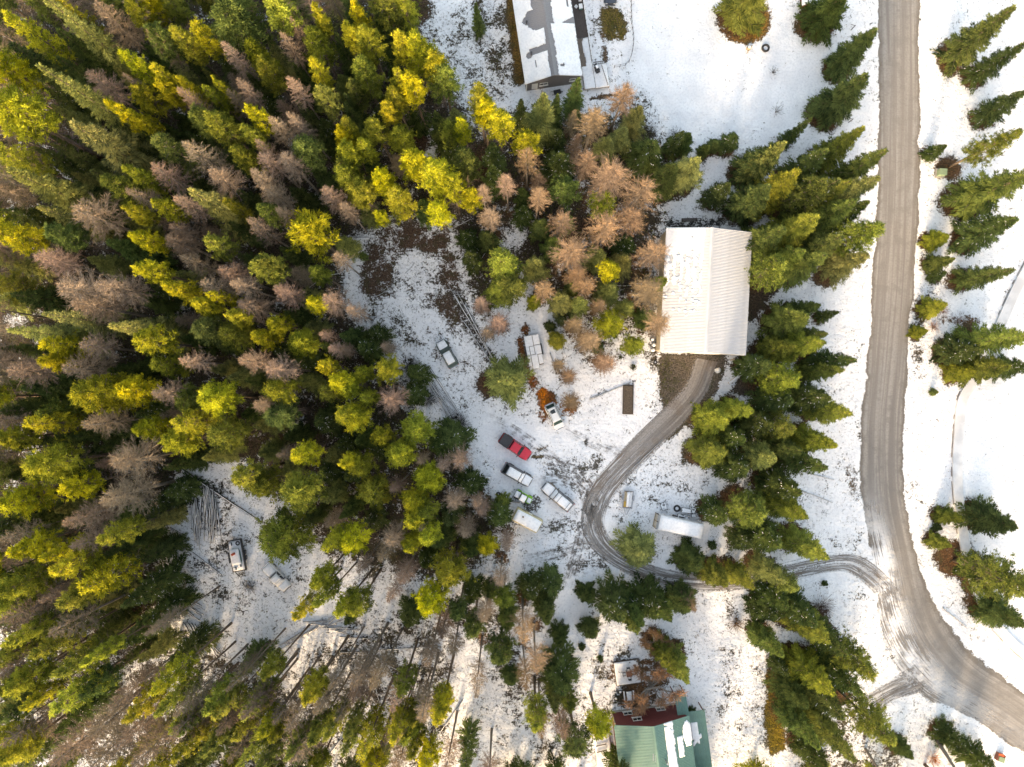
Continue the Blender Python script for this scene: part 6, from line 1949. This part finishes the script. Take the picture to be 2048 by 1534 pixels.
# ------------------------------------------------------------------ shrubs, brush, undergrowth
def shrub(u, v, r, h, col_, label, name='shrub', bare=True, n=260):
    p = P(u, v)
    k = Kites()
    az = rng.uniform(0, 6.28, n)
    el = rng.uniform(0.15, 1.45, n)
    d = np.stack([np.cos(az) * np.cos(el), np.sin(az) * np.cos(el), np.sin(el)], 1)
    s = rng.uniform(0.0, 0.8, n)[:, None]
    k.add(d * s * np.array([r, r, h]), d * np.array([r, r, h]) + rng.normal(0, 0.25 * r, (n, 3)), rng.uniform(0.25, 0.6, n) * max(r, 0.5), rng.uniform(0.025, 0.045, n) if bare else rng.uniform(0.09, 0.16, n), rng.uniform(0, 1, n))
    me = k.mesh('twigs', m_twig if bare else m_leaf)
    t = thing(name, (p.x, p.y, 0), 0, label, 'shrub')
    o = link('foliage', me, t)
    o.color = (*col_, 1)
    mb = MB()
    for q in range(5):
        a = q * 1.2566
        mb.tube([(0, 0, -0.05), (0.4 * r * math.cos(a), 0.4 * r * math.sin(a), 0.6 * h)], [0.035, 0.015], 5)
    st = mb.build('stems', MAT['bark'], t)
    st['kind'] = 'stuff'
    return t
DK = (0.05, 0.045, 0.04)
shrub(1545, 146, 1.2, 2.0, DK, 'leafless dark sapling on the upper snow field, upper of two', n=120)
shrub(1551, 225, 1.5, 2.6, DK, 'leafless dark sapling on the upper snow field, lower of two', n=130)
shrub(1880, 620, 1.6, 1.2, (0.20, 0.09, 0.05), 'red-brown shrub by the small pine right of the road')
shrub(1865, 655, 1.3, 1.0, (0.22, 0.10, 0.05), 'low rusty shrub right of the road')
shrub(1953, 1150, 2.6, 2.2, (0.13, 0.06, 0.03), 'wide brown shrub beside the curved path', n=700)
shrub(1471, 1246, 1.5, 1.6, (0.17, 0.085, 0.03), 'rust-brown bush left of the lower roadside spruces', n=420)
shrub(1640, 1212, 2.4, 2.2, (0.11, 0.065, 0.05), 'purple-brown bush above the lower roadside spruces', n=700)
shrub(1864, 1514, 1.7, 1.5, (0.32, 0.11, 0.03), 'orange bush at the bottom edge beside the dead trunk', n=420)
shrub(1915, 640, 1.5, 1.0, (0.19, 0.09, 0.05), 'thin brown shrub left of the big roadside pines', n=160)
shrub(1240, 715, 0.5, 0.4, (0.06, 0.08, 0.02), 'small dark shrub left of the garden bed', bare=False, n=90)
shrub(1266, 735, 0.7, 0.5, (0.07, 0.08, 0.02), 'small green shrub above the garden bed', bare=False, n=120)
shrub(1460, 310, 0.8, 0.9, (0.30, 0.2, 0.12), 'small tan shrub among the shop spruces')
shrub(1350, 270, 1.4, 1.6, DK, 'leafless grey bush beside the dark spruces above the shop', n=260)
shrub(1300, 262, 1.3, 1.5, (0.09, 0.08, 0.07), 'leafless bush at the upper edge of the tan larches', n=240)
shrub(920, 848, 2.2, 0.9, (0.04, 0.037, 0.034), 'dark pile of cut brush at the end of the pole bundle', 'brush_pile', True, 700)
shrub(820, 735, 2.0, 0.7, (0.04, 0.037, 0.034), 'dark tangle of cut brush at the upper end of the pole bundle', 'brush_pile', True, 500)
shrub(860, 800, 1.9, 0.6, (0.05, 0.045, 0.04), 'flat tangle of grey brush left of the pole bundle', 'brush_pile', True, 420)
shrub(500, 1172, 1.5, 0.5, (0.045, 0.04, 0.035), 'small brush heap below the log deck', 'brush_pile', True, 320)

def free_mask(u, v):
    """True where undergrowth may stand (off roads, buildings and vehicles)"""
    ok = np.ones(u.shape, dtype=bool)
    for poly, m in (([(1757, -50), (1757, 300), (1736, 720), (1722, 900), (1744, 1095), (1757, 1170), (1800, 1310), (1905, 1408), (2060, 1515), (2060, 1390), (1936, 1298), (1848, 1168), (1808, 1000), (1815, 720), (1838, 280), (1836, -50)], 14),
                    ([(1318, 455), (1495, 465), (1480, 720), (1315, 712)], 4), ([(1020, -50), (1180, -50), (1240, 195), (1045, 185)], 2), ([(1215, 1410), (1400, 1410), (1430, 1560), (1215, 1560)], 2), ([(1220, 1312), (1292, 1312), (1292, 1378), (1225, 1382)], 0)):
        ok &= poly_sdf(poly, u, v) > m
    dv = line_dist([(1415, 720), (1385, 800), (1260, 918), (1208, 976), (1187, 1025), (1193, 1072), (1234, 1116), (1310, 1152), (1500, 1160), (1655, 1126), (1760, 1165)], u, v)
    ok &= dv > 30
    for (a, b, r_) in ((1030, 893, 36), (1034, 948, 36), (1114, 991, 38), (1109, 832, 28), (895, 708, 30), (556, 1151, 34), (1046, 993, 22), (1054, 1036, 32), (1067, 701, 34), (477, 1109, 36), (1254, 997, 22), (1256, 790, 16), (1256, 815, 16)):
        ok &= (u - a) ** 2 + (v - b) ** 2 > r_ * r_
    for a in (1320, 1345, 1370, 1395):
        ok &= (u - a) ** 2 + (v - 1042 - (a - 1345) * 0.2) ** 2 > 24 ** 2
    return ok

def field_at(u, v):
    x, y = (u - 1024) / S0, (767 - v) / S0
    i = np.clip(np.searchsorted(gx, x) - 1, 0, len(gx) - 1)
    j = np.clip(np.searchsorted(gy, y) - 1, 0, len(gy) - 1)
    return BARE[j, i]

# grass tufts and weeds poking through the snow
n = 300000
u, v = rng.uniform(-60, 2110, n), rng.uniform(-60, 1594, n)
b_ = field_at(u, v)
ok = free_mask(u, v) & (rng.uniform(0, 1, n) < np.clip((b_ - 0.10) * 1.5, 0.015, 0.6))
u, v, b_ = u[ok], v[ok], b_[ok]
k = Kites()
base = np.stack([(u - 1024) / S0, (767 - v) / S0, np.zeros(len(u))], 1)
for q in range(4):
    d = rng.normal(0, 1.0, (len(u), 3)) * np.array([1, 1, 0.25]) + np.array([0, 0, 0.35])
    d[:, 2] = np.abs(d[:, 2])
    k.add(base + rng.normal(0, 0.07, base.shape) * np.array([1, 1, 0]) + np.array([0, 0, 0.01]), d, rng.uniform(0.07, 0.24, len(u)), rng.uniform(0.03, 0.07, len(u)), rng.uniform(0, 1, len(u)))
o = link('grass', k.mesh('grass', m_twig))
o.color = (0.10, 0.085, 0.055, 1)
o['kind'] = 'stuff'
tag(o, 'dark grass tufts and weeds poking through the thin snow', 'grass')

# low bushes and brush on the floor of the wood
n = 30000
u, v = rng.uniform(-80, 1340, n), rng.uniform(-80, 1610, n)
b_ = field_at(u, v)
ok = free_mask(u, v) & (b_ > 0.40) & (rng.uniform(0, 1, n) < (b_ - 0.15) * np.where(v > 1230, 0.35, 1.0)) & (poly_sdf([(705, 440), (915, 440), (940, 690), (700, 600)], u, v) > 6)
u, v = u[ok], v[ok]
for nm, share, colr, mt, lb in (('undergrowth', 0.68, (0.075, 0.085, 0.024, 1), m_leaf, 'low green undergrowth on the floor of the wood'), ('brush', 0.32, (0.10, 0.078, 0.062, 1), m_twig, 'brown leafless brush on the floor of the wood')):
    sel = rng.uniform(0, 1, len(u)) < share
    uu, vv_ = u[sel], v[sel]
    k = Kites()
    c = np.stack([(uu - 1024) / S0, (767 - vv_) / S0, np.zeros(len(uu))], 1)
    rr = rng.uniform(0.3, 1.0, len(uu)) + 1.1 * (rng.uniform(0, 1, len(uu)) < 0.22)
    for q in range(15):
        off = rng.normal(0, 0.45, c.shape) * rr[:, None]
        off[:, 2] = np.abs(off[:, 2]) * 1.7
        d = off + rng.normal(0, 0.4, c.shape) + np.array([0, 0, 0.2])
        k.add(c + off, d, rng.uniform(0.22, 0.5, len(uu)) * (0.6 + 0.5 * rr), (0.10 if mt is m_leaf else 0.05) * (0.6 + 0.6 * rr), rng.uniform(0, 1, len(uu)))
    o = link(nm, k.mesh(nm, mt))
    o.color = colr
    o['kind'] = 'stuff'
    tag(o, lb, nm)
# ------------------------------------------------------------------ what each tree is called
MARKS = [('the red pickup', 1030, 893), ('the white shop roof', 1410, 585), ('the grey house roof', 1095, 70), ('the green house roof', 1290, 1500), ('the log deck', 410, 1045), ('the dug-out bowl', 820, 545),
         ('the long white trailer', 1355, 1047), ('the utility box', 1880, 346), ('the curved path', 1910, 930), ('the road bend', 1840, 1240), ('the black tyre', 1530, 97), ('the snowy flatbed', 1068, 702),
         ('the equipment trailer', 477, 1109), ('the wooden platform', 1255, 1345), ('the pole bundle', 875, 800), ('the lower side track', 1740, 1410), ('the driveway mouth', 1720, 1125), ('the shop lumber pile', 1449, 772),
         ('the upper left corner', 0, 0), ('the lower left corner', 0, 1534), ('the left edge middle', 0, 767), ('the top edge quarter', 512, 0), ('the bottom edge middle', 900, 1534), ('the lower right corner', 2048, 1534), ('the upper right corner', 2048, 0), ('the right edge middle', 2048, 767)]
DIRS = ['right of', 'up right of', 'above', 'up left of', 'left of', 'down left of', 'below', 'down right of']
ORD = ['nearest', 'second nearest', 'third nearest', 'fourth nearest', 'fifth nearest', 'sixth nearest', 'seventh nearest', 'eighth nearest', 'ninth nearest', 'tenth nearest', 'eleventh nearest', 'twelfth nearest']
cells = {}
for (root, kind, u, v, w, h) in tree_objs:
    cu, cv = 1024 + (u - 1024) * 0.95, 767 + (v - 767) * 0.95
    m = min(range(len(MARKS)), key=lambda i: (MARKS[i][1] - cu) ** 2 + (MARKS[i][2] - cv) ** 2)
    nm, mu, mv = MARKS[m]
    s = int(round(math.degrees(math.atan2(mv - cv, cu - mu)) / 45.0)) % 8
    cells.setdefault((m, s, kind), []).append((math.hypot(cu - mu, cv - mv), root, h))
for (m, s, kind), lst in cells.items():
    lst.sort(key=lambda x: x[0])
    for i, (d, root, h) in enumerate(lst):
        size = 'tall ' if h >= 19 else ('small ' if h < 7 else '')
        lb = size + KIND[kind][1] + ' ' + DIRS[s] + ' ' + MARKS[m][0]
        if len(lst) > 1:
            lb += ', ' + (ORD[i] if i < len(ORD) else 'farthest') + ' of them'
        tag(root, lb, {'L': 'larch', 'Y': 'pine', 'G': 'pine', 'F': 'fir', 'S': 'spruce', 'B': 'tree', 'W': 'pine'}[kind], {'L': 'bare larches of the wood', 'Y': 'yellow-green pines', 'G': 'green pines', 'F': 'pale firs', 'S': 'dark spruces', 'B': 'leafless broadleaf trees', 'W': 'green pines'}[kind])

# poles and small piles: count them from the left
NTH = ['leftmost', 'second from left', 'third from left', 'fourth from left', 'fifth from left', 'sixth from left', 'seventh from left', 'eighth from left', 'ninth from left', 'tenth from left', 'eleventh from left', 'twelfth from left', 'thirteenth from left', 'fourteenth from left', 'rightmost']
piles = {}
for o in COL.objects:
    if o.parent is None and o.name.split('.')[0] == 'log' and 'group' in o and o['group'] != 'logs of the big deck':
        piles.setdefault(o['group'], []).append(o)
for lst in piles.values():
    lst.sort(key=lambda o: o.location.x)
    for i, o in enumerate(lst):
        o['label'] = o['label'] + ', ' + ('rightmost' if i == len(lst) - 1 else NTH[i])
